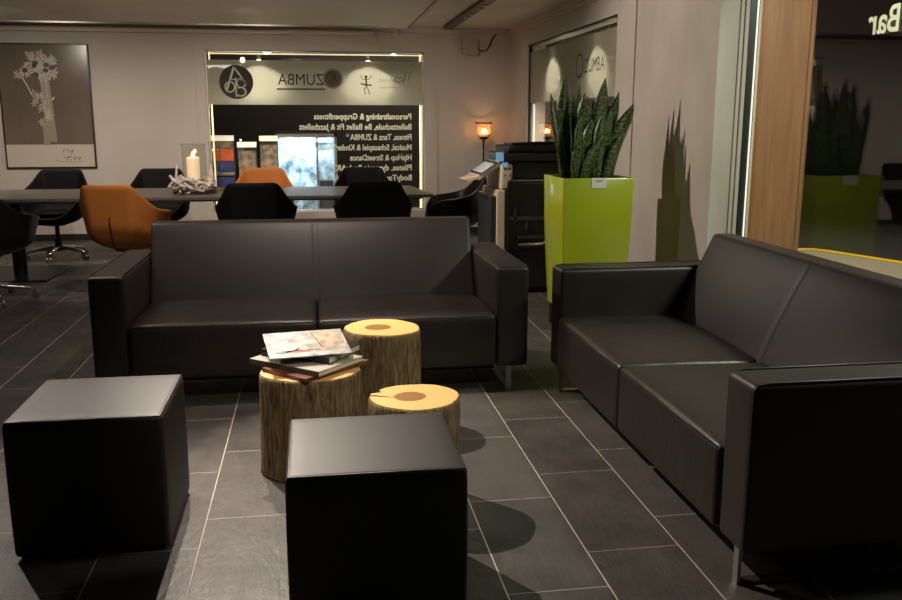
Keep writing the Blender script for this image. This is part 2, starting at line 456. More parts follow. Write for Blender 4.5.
# baseboard, cornices, window trims
bm = bmesh.new(); box(bm, XL, XW, YB - .015, YB, 0, .075); struct(obj('baseboard_back', bm, M['base']))
bm = bmesh.new(); box(bm, XL, 0.75, YB - .10, YB, 2.355, 2.40); box(bm, XL, XW, YB - .05, YB, 2.40, ZC)
struct(obj('trim_2', bm, M['trim']))
bm = bmesh.new(); box(bm, XW - .055, XW, YP1, YB, 2.405, ZC); box(bm, XW - .03, XW, YP1, YB, 2.375, 2.405)
struct(obj('trim_3', bm, M['trim']))
bm = bmesh.new()
box(bm, wx0 - .10, wx0 - .0, YB - .012, YB, .1, 2.27); box(bm, wx1, wx1 + .13, YB - .012, YB, .1, 2.27)
box(bm, wx0, wx1, YB - .012, YB, wz1, 2.27)
struct(obj('trim_4', bm, M['wall']))
bm = bmesh.new(); box(bm, wx0 - .125, wx0 - .10, YB - .02, YB, .075, 2.355); box(bm, wx1 + .13, wx1 + .155, YB - .02, YB, .075, 2.355)
struct(obj('trim_5', bm, M['trim']))
bm = bmesh.new(); box(bm, XW - .012, XW, vy1, vy1 + .16, .2, 2.30); box(bm, XW - .012, XW, vy0, vy1, vz1, 2.30)
struct(obj('trim_6', bm, M['wall']))
# dropped ceiling panel over the left half with steel edge
bm = bmesh.new(); box(bm, XL, 1.09, YF, 10.12, 2.40, ZC)
struct(obj('ceiling_soffit', bm, M['soffit']), 'lowered grey ceiling panel with a metal edge')
bm = bmesh.new(); box(bm, 1.09, 1.125, YF, 10.12, 2.385, ZC); box(bm, XL, 1.125, 10.12, 10.15, 2.385, ZC)
struct(obj('trim_7', bm, M['steel']))

# ------------------------------------------------------------------ window 1 (back)
GY = YB + .10
w1 = obj('window_1', B(wx0, wx1, GY, GY + .008, wz0, wz1), M['glass']); struct(w1, 'back window with frosted sign band and mirrored lettering')
bm = bmesh.new()
for (a, b_, c, d) in ((wx0, wx0 + .012, wz0, wz1), (wx1 - .012, wx1, wz0, wz1), (wx0, wx1, wz1 - .012, wz1), (wx0, wx1, wz0, wz0 + .012)):
    box(bm, a, b_, YB + .07, GY + .02, c, d)
obj('window_frame', bm, M['steel'], w1)
bm = bmesh.new()   # emissive strip standing in for spotlight falling on the outer reveal edge
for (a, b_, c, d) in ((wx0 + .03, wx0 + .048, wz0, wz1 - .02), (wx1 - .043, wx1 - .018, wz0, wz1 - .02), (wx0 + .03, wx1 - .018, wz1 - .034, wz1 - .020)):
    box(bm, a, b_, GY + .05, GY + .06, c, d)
o = obj('edge_glow', bm, M['revealglow'], w1); o['label'] = 'thin glowing strip standing in for the lit edge of the window reveal'
fz0, fz1 = 1.563, 2.075
o = obj('frosted_film', B(wx0 + .012, wx1 - .012, GY - .004, GY - .002, fz0, fz1), M['film'], w1); o['label'] = 'translucent khaki film band with logos'
fy = GY - .008
def on_w1(xr, zb): return lambda x, y: (xr - x, fy, zb + y)
lines = [('Personaltraining & Gruppenfitness', 1.205, 1.395), ('Ballettschule, Be Ballet Fit & Jazzballett', 1.205, 1.272),
         ('Fitness, Tanz & ZUMBA', 1.205, 1.149), ('Musical, Schauspiel & KinderTheater', 1.205, 1.026),
         ('HipHop & StreetDance', 1.205, .903), ('Pilates, dynamic BodyART', 1.205, .780), ('BodyTone & BodyStretch', 1.205, .657)]
wid = [1.18, 1.36, .755, 1.18, .76, .98, .95]
for (s, xr, z), w in zip(lines, wid):
    lettering(s, .098, on_w1(xr, z), M['letter'], w1, width=w, bold=.0028)
lettering('\u00ae', .055, on_w1(1.205 - .762, 1.149 + .035), M['letter'], w1)
# round logo: dark disc with pale looping letters
def disc(bm, cx, cz, r, y, n=40, r0=0.0, sx=1.0):
    o_ = [bm.verts.new((cx + sx * r * math.cos(2 * math.pi * k / n), y, cz + r * math.sin(2 * math.pi * k / n))) for k in range(n)]
    if r0:
        i_ = [bm.verts.new((cx + sx * r0 * math.cos(2 * math.pi * k / n), y, cz + r0 * math.sin(2 * math.pi * k / n))) for k in range(n)]
        for k in range(n): bm.faces.new((o_[k], o_[(k + 1) % n], i_[(k + 1) % n], i_[k]))
    else: bm.faces.new(o_)
def stroke(bm, pts, w, y):
    """flat ribbon along a 2-D path (x,z) at depth y"""
    P = [Vector((p[0], p[1])) for p in pts]; prev = None
    for i, p in enumerate(P):
        t = (P[min(i + 1, len(P) - 1)] - P[max(i - 1, 0)]).normalized(); nrm = Vector((-t.y, t.x)) * w / 2
        a = bm.verts.new((p.x + nrm.x, y, p.y + nrm.y)); b_ = bm.verts.new((p.x - nrm.x, y, p.y - nrm.y))
        if prev: bm.faces.new((prev[0], a, b_, prev[1]))
        prev = (a, b_)
def arc(cx, cz, rx, rz, a0, a1, n=18):
    return [(cx + rx * math.cos(R(a0 + (a1 - a0) * i / n)), cz + rz * math.sin(R(a0 + (a1 - a0) * i / n))) for i in range(n + 1)]
lx, lz = -.865, 1.822
bm = bmesh.new(); disc(bm, lx, lz, .195, fy); obj('logo_disc', bm, M['logo'], w1)
bm = bmesh.new(); y2 = fy - .002
stroke(bm, [(lx - .02, lz + .17), (lx + .115, lz - .02)], .018, y2)
stroke(bm, [(lx - .02, lz + .17), (lx - .115, lz - .10)], .026, y2)
stroke(bm, [(lx - .075, lz + .03), (lx + .07, lz + .03)], .014, y2)
stroke(bm, arc(lx - .075, lz - .055, .055, .06, 0, 360), .016, y2)
stroke(bm, arc(lx + .055, lz - .01, .05, .05, -60, 230), .016, y2)
stroke(bm, arc(lx + .045, lz - .11, .06, .05, 120, -170), .016, y2)
stroke(bm, [(lx - .005, lz + .05), (lx - .005, lz - .17)], .016, y2)
obj('logo_letters', bm, M['letter'], w1)
lettering('ZUMBA', .185, on_w1(.165, 1.795), M['logo'], w1, 'dark mirrored brand lettering on film', bold=0, width=.55)
bm = bmesh.new(); stroke(bm, [(-.40, 1.745), (.17, 1.745)], .02, fy); obj('logo_underline', bm, M['logo_mid'], w1)
bm = bmesh.new(); gx, gz = .262, 1.868
disc(bm, gx, gz, .115, fy, r0=.105); disc(bm, gx, gz, .10, fy)
obj('globe_logo', bm, M['logo_mid'], w1)
bm = bmesh.new()
stroke(bm, arc(gx - .02, gz + .02, .05, .05, -30, 200), .018, y2); stroke(bm, [(gx - .05, gz - .06), (gx, gz), (gx + .06, gz - .03)], .016, y2)
stroke(bm, [(gx, gz), (gx + .03, gz + .06)], .016, y2)
obj('globe_figure', bm, M['logo'], w1)
bm = bmesh.new(); dx, dz = .657, 1.80
disc(bm, dx, dz + .095, .017, fy, 16)
stroke(bm, [(dx, dz + .08), (dx + .004, dz - .005)], .018, fy)
stroke(bm, [(dx - .07, dz + .11), (dx - .035, dz + .065), (dx, dz + .065), (dx + .035, dz + .065), (dx + .07, dz + .115)], .007, fy)
stroke(bm, [(dx - .065, dz + .014), (dx, dz + .0), (dx + .07, dz - .004)], .016, fy)
stroke(bm, [(dx + .004, dz - .005), (dx - .02, dz - .05), (dx - .012, dz - .115)], .009, fy)
stroke(bm, [(dx + .004, dz - .005), (dx + .022, dz - .05), (dx + .045, dz - .118)], .009, fy)
obj('dancer_logo', bm, M['logo'], w1)
bm = bmesh.new()
sx, sz = 1.08, 1.87
stroke(bm, [(sx + .13, sz + .10), (sx + .08, sz - .02)], .012, fy); stroke(bm, [(sx + .06, sz + .09), (sx + .03, sz - .04)], .012, fy)
stroke(bm, arc(sx - .03, sz - .01, .05, .03, 0, 360), .008, fy)
stroke(bm, [(sx - .08 - .012 * i, sz - .02 + (.02 if i % 2 else -.015)) for i in range(16)], .007, fy)
stroke(bm, [(sx - .05 - .012 * i, sz - .10 + (.01 if i % 2 else -.01)) for i in range(18)], .006, fy)
obj('script_logo', bm, M['logo_red'], w1)
def spot_head(name, x, y, z, label, group, ax='y'):
    t = thing(name, label, 'spotlight', (x, y, z), 0, group)
    bm = bmesh.new(); lathe(bm, [(0, .045), (.02, .045), (.026, .03), (.028, 0), (.022, 0), (.02, .02), (0, .02)], 20); obj('lamp_housing', bm, M['steel'], t, angle=40)
    bm = bmesh.new(); lathe(bm, [(0, .012), (.016, .010), (.024, -.004), (.024, -.014), (.015, -.030), (0, -.034)], 20); obj('lens', bm, M['bulb'], t, smooth=True)
    bm = bmesh.new(); tube(bm, [(0, 0, .045), (0, 0, .09)], .006); obj('stem', bm, M['steel'], t)
    return t
spot_head('window_spotlight', -.60, GY + .09, 2.085, 'small glowing spotlight at the top of the back window, above the round logo', 'spotlights behind the back window film')
spot_head('window_spotlight', .69, GY + .09, 2.085, 'small glowing spotlight at the top of the back window, above the dancer logo', 'spotlights behind the back window film')
bm = bmesh.new(); box(bm, wx0 - .2, wx1 + .2, YB + .24, YB + .60, 2.165, 2.22)
struct(obj('trim_8', bm, M['facade']))

# ------------------------------------------------------------------ window 2 (right wall, far)
GX2 = XW + .022
w2 = obj('window_2', B(GX2, GX2 + .008, vy0, vy1, vz0, vz1), M['glass']); struct(w2, 'second window with frosted band beyond the pier')
bm = bmesh.new()
for (a, b_, c, d) in ((vy0, vy0 + .012, vz0, vz1), (vy1 - .012, vy1, vz0, vz1), (vy0, vy1, vz1 - .012, vz1), (vy0, vy1, vz0, vz0 + .012)):
    box(bm, XW + .004, GX2 + .015, a, b_, c, d)
obj('window_frame', bm, M['gasket'], w2)
bm = bmesh.new(); box(bm, GX2 + .03, GX2 + .04, vy1 - .085, vy1 - .04, vz0, 1.56)
obj('edge_glow', bm, M['edgeglow'], w2)  # glowing strip in place of light on the pane edge, not a lamp
obj('frosted_film', B(GX2 - .004, GX2 - .002, vy0 + .012, vy1 - .012, 1.575, 2.12), M['film'], w2)
fx2 = GX2 - .008
lettering('ZUMBA', .17, lambda x, y: (fx2, 7.86 - x, 1.80 + y), M['logo_mid'], w2, width=.55)
bm = bmesh.new()
def disc_x(bm, cy, cz, r, x, n=32, r0=0.0):
    o_ = [bm.verts.new((x, cy + r * math.cos(2 * math.pi * k / n), cz + r * math.sin(2 * math.pi * k / n))) for k in range(n)]
    i_ = [bm.verts.new((x, cy + r0 * math.cos(2 * math.pi * k / n), cz + r0 * math.sin(2 * math.pi * k / n))) for k in range(n)]
    for k in range(n): bm.faces.new((o_[k], o_[(k + 1) % n], i_[(k + 1) % n], i_[k]))
disc_x(bm, 8.02, 1.87, .11, fx2, r0=.09)
obj('globe_logo', bm, M['logo_mid'], w2)
spot_head('window_spotlight', GX2 + .09, 8.95, 2.10, 'small glowing spotlight at the far end of the side window beyond the pier', 'spotlights behind the side window film')
spot_head('window_spotlight', GX2 + .09, 7.52, 2.10, 'small glowing spotlight of the side window, near the pier', 'spotlights behind the side window film')
bm = bmesh.new(); box(bm, XW + .19, XW + .5, vy0 - .1, vy1 + .2, 2.185, 2.24)
struct(obj('trim_9', bm, M['facade']))

# ------------------------------------------------------------------ window 3 (street window on the right)
w3 = obj('window_3', B(XG, XG + .01, YF, YJ - .012, .10, ZC), M['glass']); struct(w3, 'large street window behind the right sofa')
bm = bmesh.new()
box(bm, 2.56, 2.582, YJ - .012, YJ - .0005, 0, ZC); box(bm, 2.584, 2.606, YJ - .026, YJ - .0005, 0, ZC)
obj('window_frame', bm, M['wall'], w3)
bm = bmesh.new(); box(bm, 2.608, 2.668, YJ - .028, YJ - .0005, .08, ZC); obj('gasket', bm, M['gasket'], w3)
bm = bmesh.new(); box(bm, XG - .004, XG - .001, YJ - .043, YJ - .029, .10, ZC); obj('edge_glow', bm, M['edgeglow'], w3)  # bright glass edge, its light put in as emission
bm = bmesh.new(); box(bm, 2.555, XG + .03, YF, YJ - .03, 0, .10); obj('window_sill', bm, M['trim'], w3)
lettering('Bar', .172, lambda x, y: (XG - .004, 3.792 + x, 1.784 + y), M['letter'], w3, 'white lettering reversed on the street window', bold=.003)

# ------------------------------------------------------------------ the street outside
struct(obj('pavement', B(XG + .02, 14, -6, 22, -.16, -.06), M['asphalt']))
bm = bmesh.new()   # pale footway up to the yellow kerb line
poly = [(XG + .03, -6), (7.9, 1.4), (5.94, 8.08), (5.62, 9.16), (5.42, 9.12), (XG + .03, 9.12)]
lo_ = [bm.verts.new((x, y, -.06)) for x, y in poly]; hi_ = [bm.verts.new((x, y, -.045)) for x, y in poly]
bm.faces.new(hi_)
for i in range(len(poly)): bm.faces.new((lo_[i], lo_[(i + 1) % len(poly)], hi_[(i + 1) % len(poly)], hi_[i]))
struct(obj('path', bm, M['pavement']))
bm = bmesh.new()
def road_line(bm, pts, w, z):
    P = [Vector((x, y, 0)) for x, y in pts]; prev = None
    for i, p in enumerate(P):
        t = (P[min(i + 1, len(P) - 1)] - P[max(i - 1, 0)]).normalized(); n = Vector((-t.y, t.x, 0)) * w / 2
        a = bm.verts.new((p.x + n.x, p.y + n.y, z)); b_ = bm.verts.new((p.x - n.x, p.y - n.y, z))
        if prev: bm.faces.new((prev[0], a, b_, prev[1]))
        prev = (a, b_)
road_line(bm, [(5.2, 9.10), (5.42, 9.13), (5.56, 9.12), (5.63, 9.0), (5.94, 8.08), (7.9, 1.4)], .13, -.042)
struct(obj('kerb_line', bm, M['yellow']), 'yellow painted kerb line on the pavement outside')
t = thing('timber_panel', 'tall warm brown timber panel standing outside beside the street window', 'panel', (2.70, 5.36, -.06))
obj('board', B(0, .43, 0, .045, 0, 3.1, .004), M['timber'], t)
obj('edge_batten', B(.43, .46, -.01, .055, 0, 3.1, .004), M['timber'], t)
struct(obj('street_facade_back', B(-6, 14, 15.5, 15.8, -.1, 5), M['facade']))
struct(obj('street_facade_side', B(12, 12.3, -6, 15.5, -.1, 5), M['facade']))
struct(obj('yard_ground', B(XL, XG + .02, YB + .25, 22, -.16, -.06), M['asphalt']))
# lit vitrine outside the back window
t = thing('display_vitrine', 'bright bluish white lit display vitrine outside the back window', 'vitrine', (-.09, 12.4, -.06))
obj('back_panel', B(-.40, .40, .28, .31, .1, 1.22, .004), M['icelit'], t)
obj('cabinet', B(-.42, .42, .31, .40, 0, 1.30, .01), M['copgrey'], t)
bm = bmesh.new()
for a, b_, c, d in ((-.42, -.385, .0, 1.26), (.385, .42, .0, 1.26), (.135, .165, .1, 1.22), (-.42, .42, 1.22, 1.26), (-.42, .42, .0, .12)): box(bm, a, b_, -.02, .31, c, d)
obj('frame', bm, M['steel'], t)
bm = bmesh.new()
for i in range(26):
    x = random.uniform(-.36, .34); z = random.uniform(.14, .62); s = random.uniform(.05, .12)
    v = [bm.verts.new((x + random.uniform(-s, s), .18 + random.uniform(-.07, .07), max(.13, z + random.uniform(-s, s)))) for _ in range(4)]
    for q in ((0, 1, 2), (0, 2, 3), (0, 1, 3), (1, 2, 3)): bm.faces.new([v[k] for k in q])
o = obj('crumpled_decoration', bm, M['icelit'], t); o['kind'] = 'stuff'
obj('plinth_box', B(.18, .36, .05, .26, .12, .62, .005), M['copgrey'], t)
o = obj('lamp_tube', B(-.36, .36, .05, .12, 1.15, 1.20, .01), mat('cold_tube', (1, 1, 1, 1), .5, emis=(.75, .92, 1, 1), es=9), t)
obj('glass_pane', B(-.385, .385, -.012, -.006, .12, 1.22), M['glass'], t)
# dark display stands to the left of it
def poster_stand(x, w, top, kind, label):
    t = thing('poster_stand', label, 'stand', (x, 12.1, -.06), 0, 'poster stands outside the back window')
    obj('header', B(0, w, -.01, .05, top - .07, top, .004), M['lightbox'], t)
    obj('back_board', B(0, w, .05, .09, 0, top, .004), M['copgrey'], t)
    if kind == 0:
        obj('picture', B(.01, w - .01, .0, .045, top - .17, top - .075, .003), M['postermix'], t)
        obj('red_poster', B(.01, w - .01, -.01, .045, top - .33, top - .175, .003), M['orangered'], t)
        obj('blue_poster', B(.01, w - .01, -.01, .045, top - .46, top - .335, .003), M['blue'], t)
        obj('ledge', B(0, w, -.06, .05, top - .52, top - .475, .003), M['steel'], t)
        obj('blue_base', B(.06, w, -.04, .05, 0.02, top - .53, .003), M['blue'], t)
    else:
        obj('picture', B(.01, w - .01, -.0, .045, top - .60, top - .12, .003), M['postermix'], t)
        obj('dark_poster', B(.01, w - .01, -.0, .045, .02, top - .61, .003), M['logo'], t)
poster_stand(-1.36, .33, 1.245, 0, 'poster stand with orange and blue panels seen through the back window, beside the candle')
poster_stand(-.99, .25, 1.16, 1, 'dark poster stand in the middle of three outside the back window')
poster_stand(-.70, .24, 1.24, 2, 'dark poster stand outside the back window, beside the bright vitrine')

# ------------------------------------------------------------------ sofas
def piping(parent, pts, r=.004, closed=False):
    bm = bmesh.new(); tube(bm, pts, r, 6, closed); return obj('piping', bm, M['leather'], parent, smooth=True)

def make_sofa(label, loc, rz):
    """local: x along the length (0..2.14), y from the front backwards"""
    Ls, aw, at, zb, sd = 2.14, .168, .655, .135, .94
    t = thing('sofa', label, 'sofa', loc, rz, 'black leather two seat sofas')
    for x0 in (0, Ls - aw):
        a = obj('armrest', cushion(x0, x0 + aw, 0, sd, zb, at, .022, 10), M['leather'], t, smooth=True)
        for xx in (x0 + .010, x0 + aw - .010):
            piping(a, [(xx, .006, zb + .03), (xx, .004, at - .02), (xx, .014, at - .006), (xx, .05, at + .001), (xx, sd - .05, at + .001)], .0035)
    g = .0015
    for k in range(2):
        x0 = aw + g + k * (Ls - 2 * aw) / 2; x1 = aw - g + (k + 1) * (Ls - 2 * aw) / 2
        def bul(u, v, w):
            return (0, 0, .022 * w ** 4 * (4 * u * (1 - u)) ** .6 * (4 * v * (1 - v)) ** .6 - .012 * w * v)
        s = obj('seat_cushion', cushion(x0, x1, -.012, .70, zb + .005, .415, .026, 12, bul), M['leather_seat'], t, smooth=True)
        piping(s, [(x0 + .02, -.006, .405), ((x0 + x1) / 2, -.010, .407), (x1 - .02, -.006, .405)], .0035)
    def tilt(p): return (p.x, p.y + (p.z - .40) * .46, p.z)
    def bul2(u, v, w):
        q = abs(u - .5) * 2; k = 1 - .6 * math.exp(-(q / .008) ** 2)
        return (0, (1 - v) * (.003 - .014 * (4 * w * (1 - w)) ** .7 * (1 - q ** 6) - .007 * k), -.003 * w * (1 - k))
    bc = obj('back_cushion', cushion(aw + g, Ls - aw - g, .60, .70, .36, .822, .016, 120, bul2, tilt, (120, 6, 10)), M['leather'], t, smooth=True)
    def tilt2(p): return (p.x, p.y + max(0, p.z - .40) * .46, p.z)
    obj('back_frame', cushion(aw + .001, Ls - aw - .001, .705, .76, zb, .77, .02, 8, None, tilt2), M['leather'], t, smooth=True)
    obj('base_panel', B(aw, Ls - aw, .06, .80, zb - .02, zb + .03), M['blackmatte'], t)
    for x0 in (.095, Ls - .095):
        bm = bmesh.new()
        box(bm, x0 - .015, x0 + .015, .03, .042, 0, zb + .004); box(bm, x0 - .015, x0 + .015, sd - .06, sd - .048, 0, zb + .004)
        box(bm, x0 - .015, x0 + .015, .042, sd - .06, 0, .012)
        obj('sled_leg', bm, M['steel'], t)
    return t
make_sofa('black leather sofa along the table chairs, behind the three tree stumps', (-1.072, 4.28, 0), 0)
# right sofa: front faces -x; local y -> +x, local x -> -y
make_sofa('black leather sofa with its back to the street window, beside the lime planter', (1.20, 4.335, 0), R(-90))

# ------------------------------------------------------------------ poufs
def make_pouf(label, cx, cy, s=.466, sy=.47, h=.457, rz=0):
    t = thing('cube_ottoman', label, 'ottoman', (cx, cy, 0), rz, 'black leather cube ottomans')
    def bul(u, v, w): return (0, 0, .006 * w ** 6 * (4 * u * (1 - u)) ** .5 * (4 * v * (1 - v)) ** .5)
    def bul_s(u, v, w):
        k = (4 * w * (1 - w)) ** .5 * .003
        return ((u - .5) * 2 * k, (v - .5) * 2 * k, bul(u, v, w)[2])
    a = obj('upholstered_body', cushion(-s / 2, s / 2, -sy / 2, sy / 2, .010, h, .016, 12, bul_s), M['pouf'], t, smooth=True)
    e = .007
    piping(a, [(sx_ * (s / 2 - e), sy_ * (sy / 2 - e), h - .004) for sx_, sy_ in ((-1, -1), (1, -1), (1, 1), (-1, 1))], .004, True)
    obj('plinth', B(-s / 2 + .02, s / 2 - .02, -sy / 2 + .02, sy / 2 - .02, 0, .03), M['blackmatte'], t)
make_pouf('black leather cube ottoman with pale top, alone in front of the sofa arm', -.738, 2.998, .478, .478, .464)
make_pouf('black leather cube ottoman in front of the tree stumps, cut off by the picture edge', .146, 2.45, .488, .478)

# ------------------------------------------------------------------ tree stumps
def make_stump(label, cx, cy, r, h, seed, notch=None):
    rnd = random.Random(seed); n = 72
    t = thing('tree_stump', label, 'stump table', (cx, cy, 0), 0, 'tree stump side tables')
    ph = [rnd.uniform(0, 6.28) for _ in range(6)]
    def rad(a, z):
        k = 1 + .035 * math.sin(2 * a + ph[0]) + .022 * math.sin(3 * a + ph[1]) + .010 * math.sin(7 * a + ph[2])
        k += .035 * (1 - z / h) ** 3
        if notch is not None:
            d = (a - notch + math.pi) % (2 * math.pi) - math.pi
            k -= .20 * max(0, 1 - abs(d) / .16) * (z / h) ** 2
        return r * k
    bm = bmesh.new(); rings = []
    zs = [0, .01] + [h * i / 14 for i in range(1, 14)] + [h - .006, h]
    for z in zs:
        ring = []
        for k in range(n):
            a = 2 * math.pi * k / n
            fz = 1 if z < h - .03 else .25
            rr = rad(a, z) + fz * (.002 * math.sin(19 * a + ph[3] + 2 * math.sin(z * 9 + ph[4])) + .0015 * math.sin(31 * a + ph[5] + 3 * z) + rnd.uniform(-.001, .001))
            if z == h: rr -= .004
            ring.append(bm.verts.new((rr * math.cos(a), rr * math.sin(a), z)))
        rings.append(ring)
    for A, D in zip(rings, rings[1:]):
        for k in range(n): bm.faces.new((A[k], A[(k + 1) % n], D[(k + 1) % n], D[k]))
    bm.faces.new(rings[0][::-1])
    rim = [v.co.copy() for v in rings[-1]]
    bm.faces.new(rings[-1])
    obj('bark_trunk', bm, M['bark'], t, smooth=True)
    bm = bmesh.new(); ce = bm.verts.new((0, 0, h + .003)); rr = [bm.verts.new((v.x * .985, v.y * .985, h + .003)) for v in rim]
    lo = [bm.verts.new((v.x * .99, v.y * .99, h - .003)) for v in rim]
    for k in range(n):
        bm.faces.new((ce, rr[k], rr[(k + 1) % n])); bm.faces.new((rr[k], lo[k], lo[(k + 1) % n], rr[(k + 1) % n]))
    obj('sawn_top', bm, M['endgrain'], t)
    if notch is not None:
        bm = bmesh.new(); a = notch + .45
        pts = [(rad(a, h) * f * math.cos(a + .10 * math.sin(f * 5)), rad(a, h) * f * math.sin(a + .10 * math.sin(f * 5)), h + .0035) for f in (.98, .85, .72, .58, .42)]
        tube(bm, pts, [.003, .0028, .0022, .0016, .0008], 5)
        obj('crack', bm, M['soil'], t)
    return t
make_stump('bark covered tree stump with the stack of books on it', -.035, 3.42, .193, .408, 3)
make_stump('tall bark covered tree stump with bare pale top, between the books and the sofa', .278, 3.77, .166, .485, 11)
make_stump('short bark covered tree stump with notched honey coloured top, behind the ottoman', .337, 3.02, .160, .402, 8, notch=R(150))

# ------------------------------------------------------------------ books
def make_book(name, label, cat, cx, cy, z, w, d, th, ang, cover, pages=True, tilt=0.0, group='books and magazines on the stump'):
    t = thing(name, label, cat, (cx, cy, z), R(ang), group); t.rotation_euler = (tilt, 0, R(ang))
    if pages:
        obj('page_block', B(-w / 2 + .004, w / 2 - .003, -d / 2 + .004, d / 2 - .003, .002, th - .002), M['pages'], t)
        bm = bmesh.new()
        box(bm, -w / 2, w / 2, -d / 2, d / 2, 0, .0025); box(bm, -w / 2, w / 2, -d / 2, d / 2, th - .0025, th); box(bm, -w / 2, w / 2, -d / 2 - .0015, -d / 2 + .001, 0, th, len(cover) - 1 if isinstance(cover, list) else 0)
        obj('hard_cover', bm, cover, t)
    else:
        obj('cover', B(-w / 2, w / 2, -d / 2, d / 2, 0, th, .001), cover, t)
    return t
zt = .4115
make_book('magazine', 'reddish magazine lying at the bottom of the stack, directly on the stump', 'magazine', -.012, 3.43, zt, .345, .25, .016, 43, M['bookred'], False)
make_book('book', 'grey hardcover book in the stack, below the dark book', 'book', -.050, 3.46, zt + .0165, .36, .27, .020, -41, [M['bookgrey'], M['bookgreyshade']], True)
make_book('book', 'dark hardcover book in the stack, right under the white magazine', 'book', -.030, 3.525, zt + .037, .32, .24, .028, -33, M['bookdark'], True)
t = make_book('magazine', 'white illustrated magazine lying open on top of the book stack', 'magazine', -.048, 3.470, zt + .0665 + .0215, .322, .25, .005, 9, M['coverwhite'], False, tilt=R(9.5))
bm = bmesh.new(); box(bm, .035, .15, -.06, .115, .005, .0056); obj('cover_picture', bm, M['coverbeige'], t)
bm = bmesh.new()
tube(bm, [(-.13, -.078, .0058), (-.10, -.083, .0058), (-.06, -.070, .0058), (-.035, -.045, .0058)], [.001, .0025, .003, .002], 5)
tube(bm, [(-.11, -.068, .0058), (-.04, -.07, .0058), (.04, -.066, .0058)], [.001, .002, .001], 5)
tube(bm, [(.03, .115, .0058), (.055, -.05, .0058)], .001, 5)
obj('cover_drawing', bm, M['ink'], t)
bm = bmesh.new(); box(bm, -.075, .005, -.086, -.070, .005, .0056); box(bm, .02, .06, -.08, -.074, .005, .0056); obj('cover_accent', bm, M['coverred'], t)

# ------------------------------------------------------------------ planter and plant
px, py, pw, ph_ = 1.79, 5.64, .475, 1.022
t = thing('tall_planter', 'tall glossy lime green planter behind the sofa corner', 'planter', (px, py, 0))
bm = bmesh.new(); hw, hb = pw / 2, pw / 2 - .035
def ring4(h, z, r=.012):
    out = []
    for sx_, sy_, a0 in ((1, 1, 0), (-1, 1, 90), (-1, -1, 180), (1, -1, 270)):
        for i in range(4):
            a = R(a0 + 30 * i); out.append((sx_ * (h - r) + r * math.cos(a), sy_ * (h - r) + r * math.sin(a), z))
    return out
prof = [(hb, .15), (hb + .012, ph_ * .36), (hw - .008, ph_ * .65), (hw, ph_ - .006), (hw - .003, ph_), (hw - .022, ph_), (hw - .026, ph_ - .006), (hw - .030, ph_ - .03)]
rs = [[bm.verts.new(p) for p in ring4(h, z)] for h, z in prof]
for A, D in zip(rs, rs[1:]):
    for k in range(16): bm.faces.new((A[k], A[(k + 1) % 16], D[(k + 1) % 16], D[k]))
bm.faces.new(rs[0][::-1])
obj('planter_body', bm, M['lime'], t, angle=40)
obj('plinth', B(-hb + .012, hb - .012, -hb + .012, hb - .012, 0, .152, .006), M['blackmatte'], t)
bm = bmesh.new(); bm.faces.new([bm.verts.new(p) for p in ring4(hw - .029, ph_ - .012)]); obj('soil', bm, M['soil'], t)
c = obj('price_card', B(-.048, .048, -hw - .004, -hw - .001, ph_ - .062, ph_ + .002), M['card'], t); c['label'] = 'small white card at the planter rim'
bm = bmesh.new()
for i in range(5): box(bm, -.022 + i * .009, -.016 + i * .009, -hw - .0048, -hw - .0042, ph_ - .022, ph_ - .013 - .002 * (i % 2))
obj('card_print', bm, M['ink'], c)
plant = thing('snake_plant', 'upright snake plant with banded dark green leaves in the lime planter', 'plant', (px, py, ph_ - .011))
leaf_n = [0]
def leaf(bx, by, tx, ty, tz, w, twist=0.0, curl=.0, base_z=0.0):
    bm = bmesh.new(); uvl = bm.loops.layers.uv.new('UVMap'); N = 14; cols = 5; grid = []
    b0 = Vector((bx, by, base_z)); tp = Vector((tx, ty, tz)); out = Vector((tx - bx, ty - by, 0))
    side0 = Vector((math.cos(twist), math.sin(twist), 0)); nrm0 = Vector((-math.sin(twist), math.cos(twist), 0))
    for i in range(N + 1):
        f = i / N
        c = b0.lerp(tp, f); c = c - out * curl * math.sin(math.pi * f) * .6
        ww = w * (.52 + .48 * math.sin(math.pi * min(1, f * .80 + .12))) * (1 if f < .72 else max(.02, 1 - ((f - .72) / .28) ** 1.7))
        tw = .35 * math.sin(3 * f + twist)
        s = side0 * math.cos(tw) + nrm0 * math.sin(tw); n = nrm0 * math.cos(tw) - side0 * math.sin(tw)
        row = []
        for j in range(cols):
            q = (j / (cols - 1) - .5) * 2
            row.append(bm.verts.new(c + s * q * ww / 2 + n * (abs(q) ** 1.5) * ww * .22))
        grid.append(row)
    for i in range(N):
        for j in range(cols - 1):
            f = bm.faces.new((grid[i][j], grid[i][j + 1], grid[i + 1][j + 1], grid[i + 1][j]))
            for l, (a, b_) in zip(f.loops, ((i, j), (i, j + 1), (i + 1, j + 1), (i + 1, j))):
                l[uvl].uv = (b_ / (cols - 1) + leaf_n[0] * 3.7, a / N * (tp - b0).length * 1.6 + leaf_n[0] * 1.3)
    leaf_n[0] += 1
    o = obj('leaf', bm, M['leaf'], plant, smooth=True)
    md = o.modifiers.new('thick', 'SOLIDIFY'); md.thickness = .004; md.offset = 0
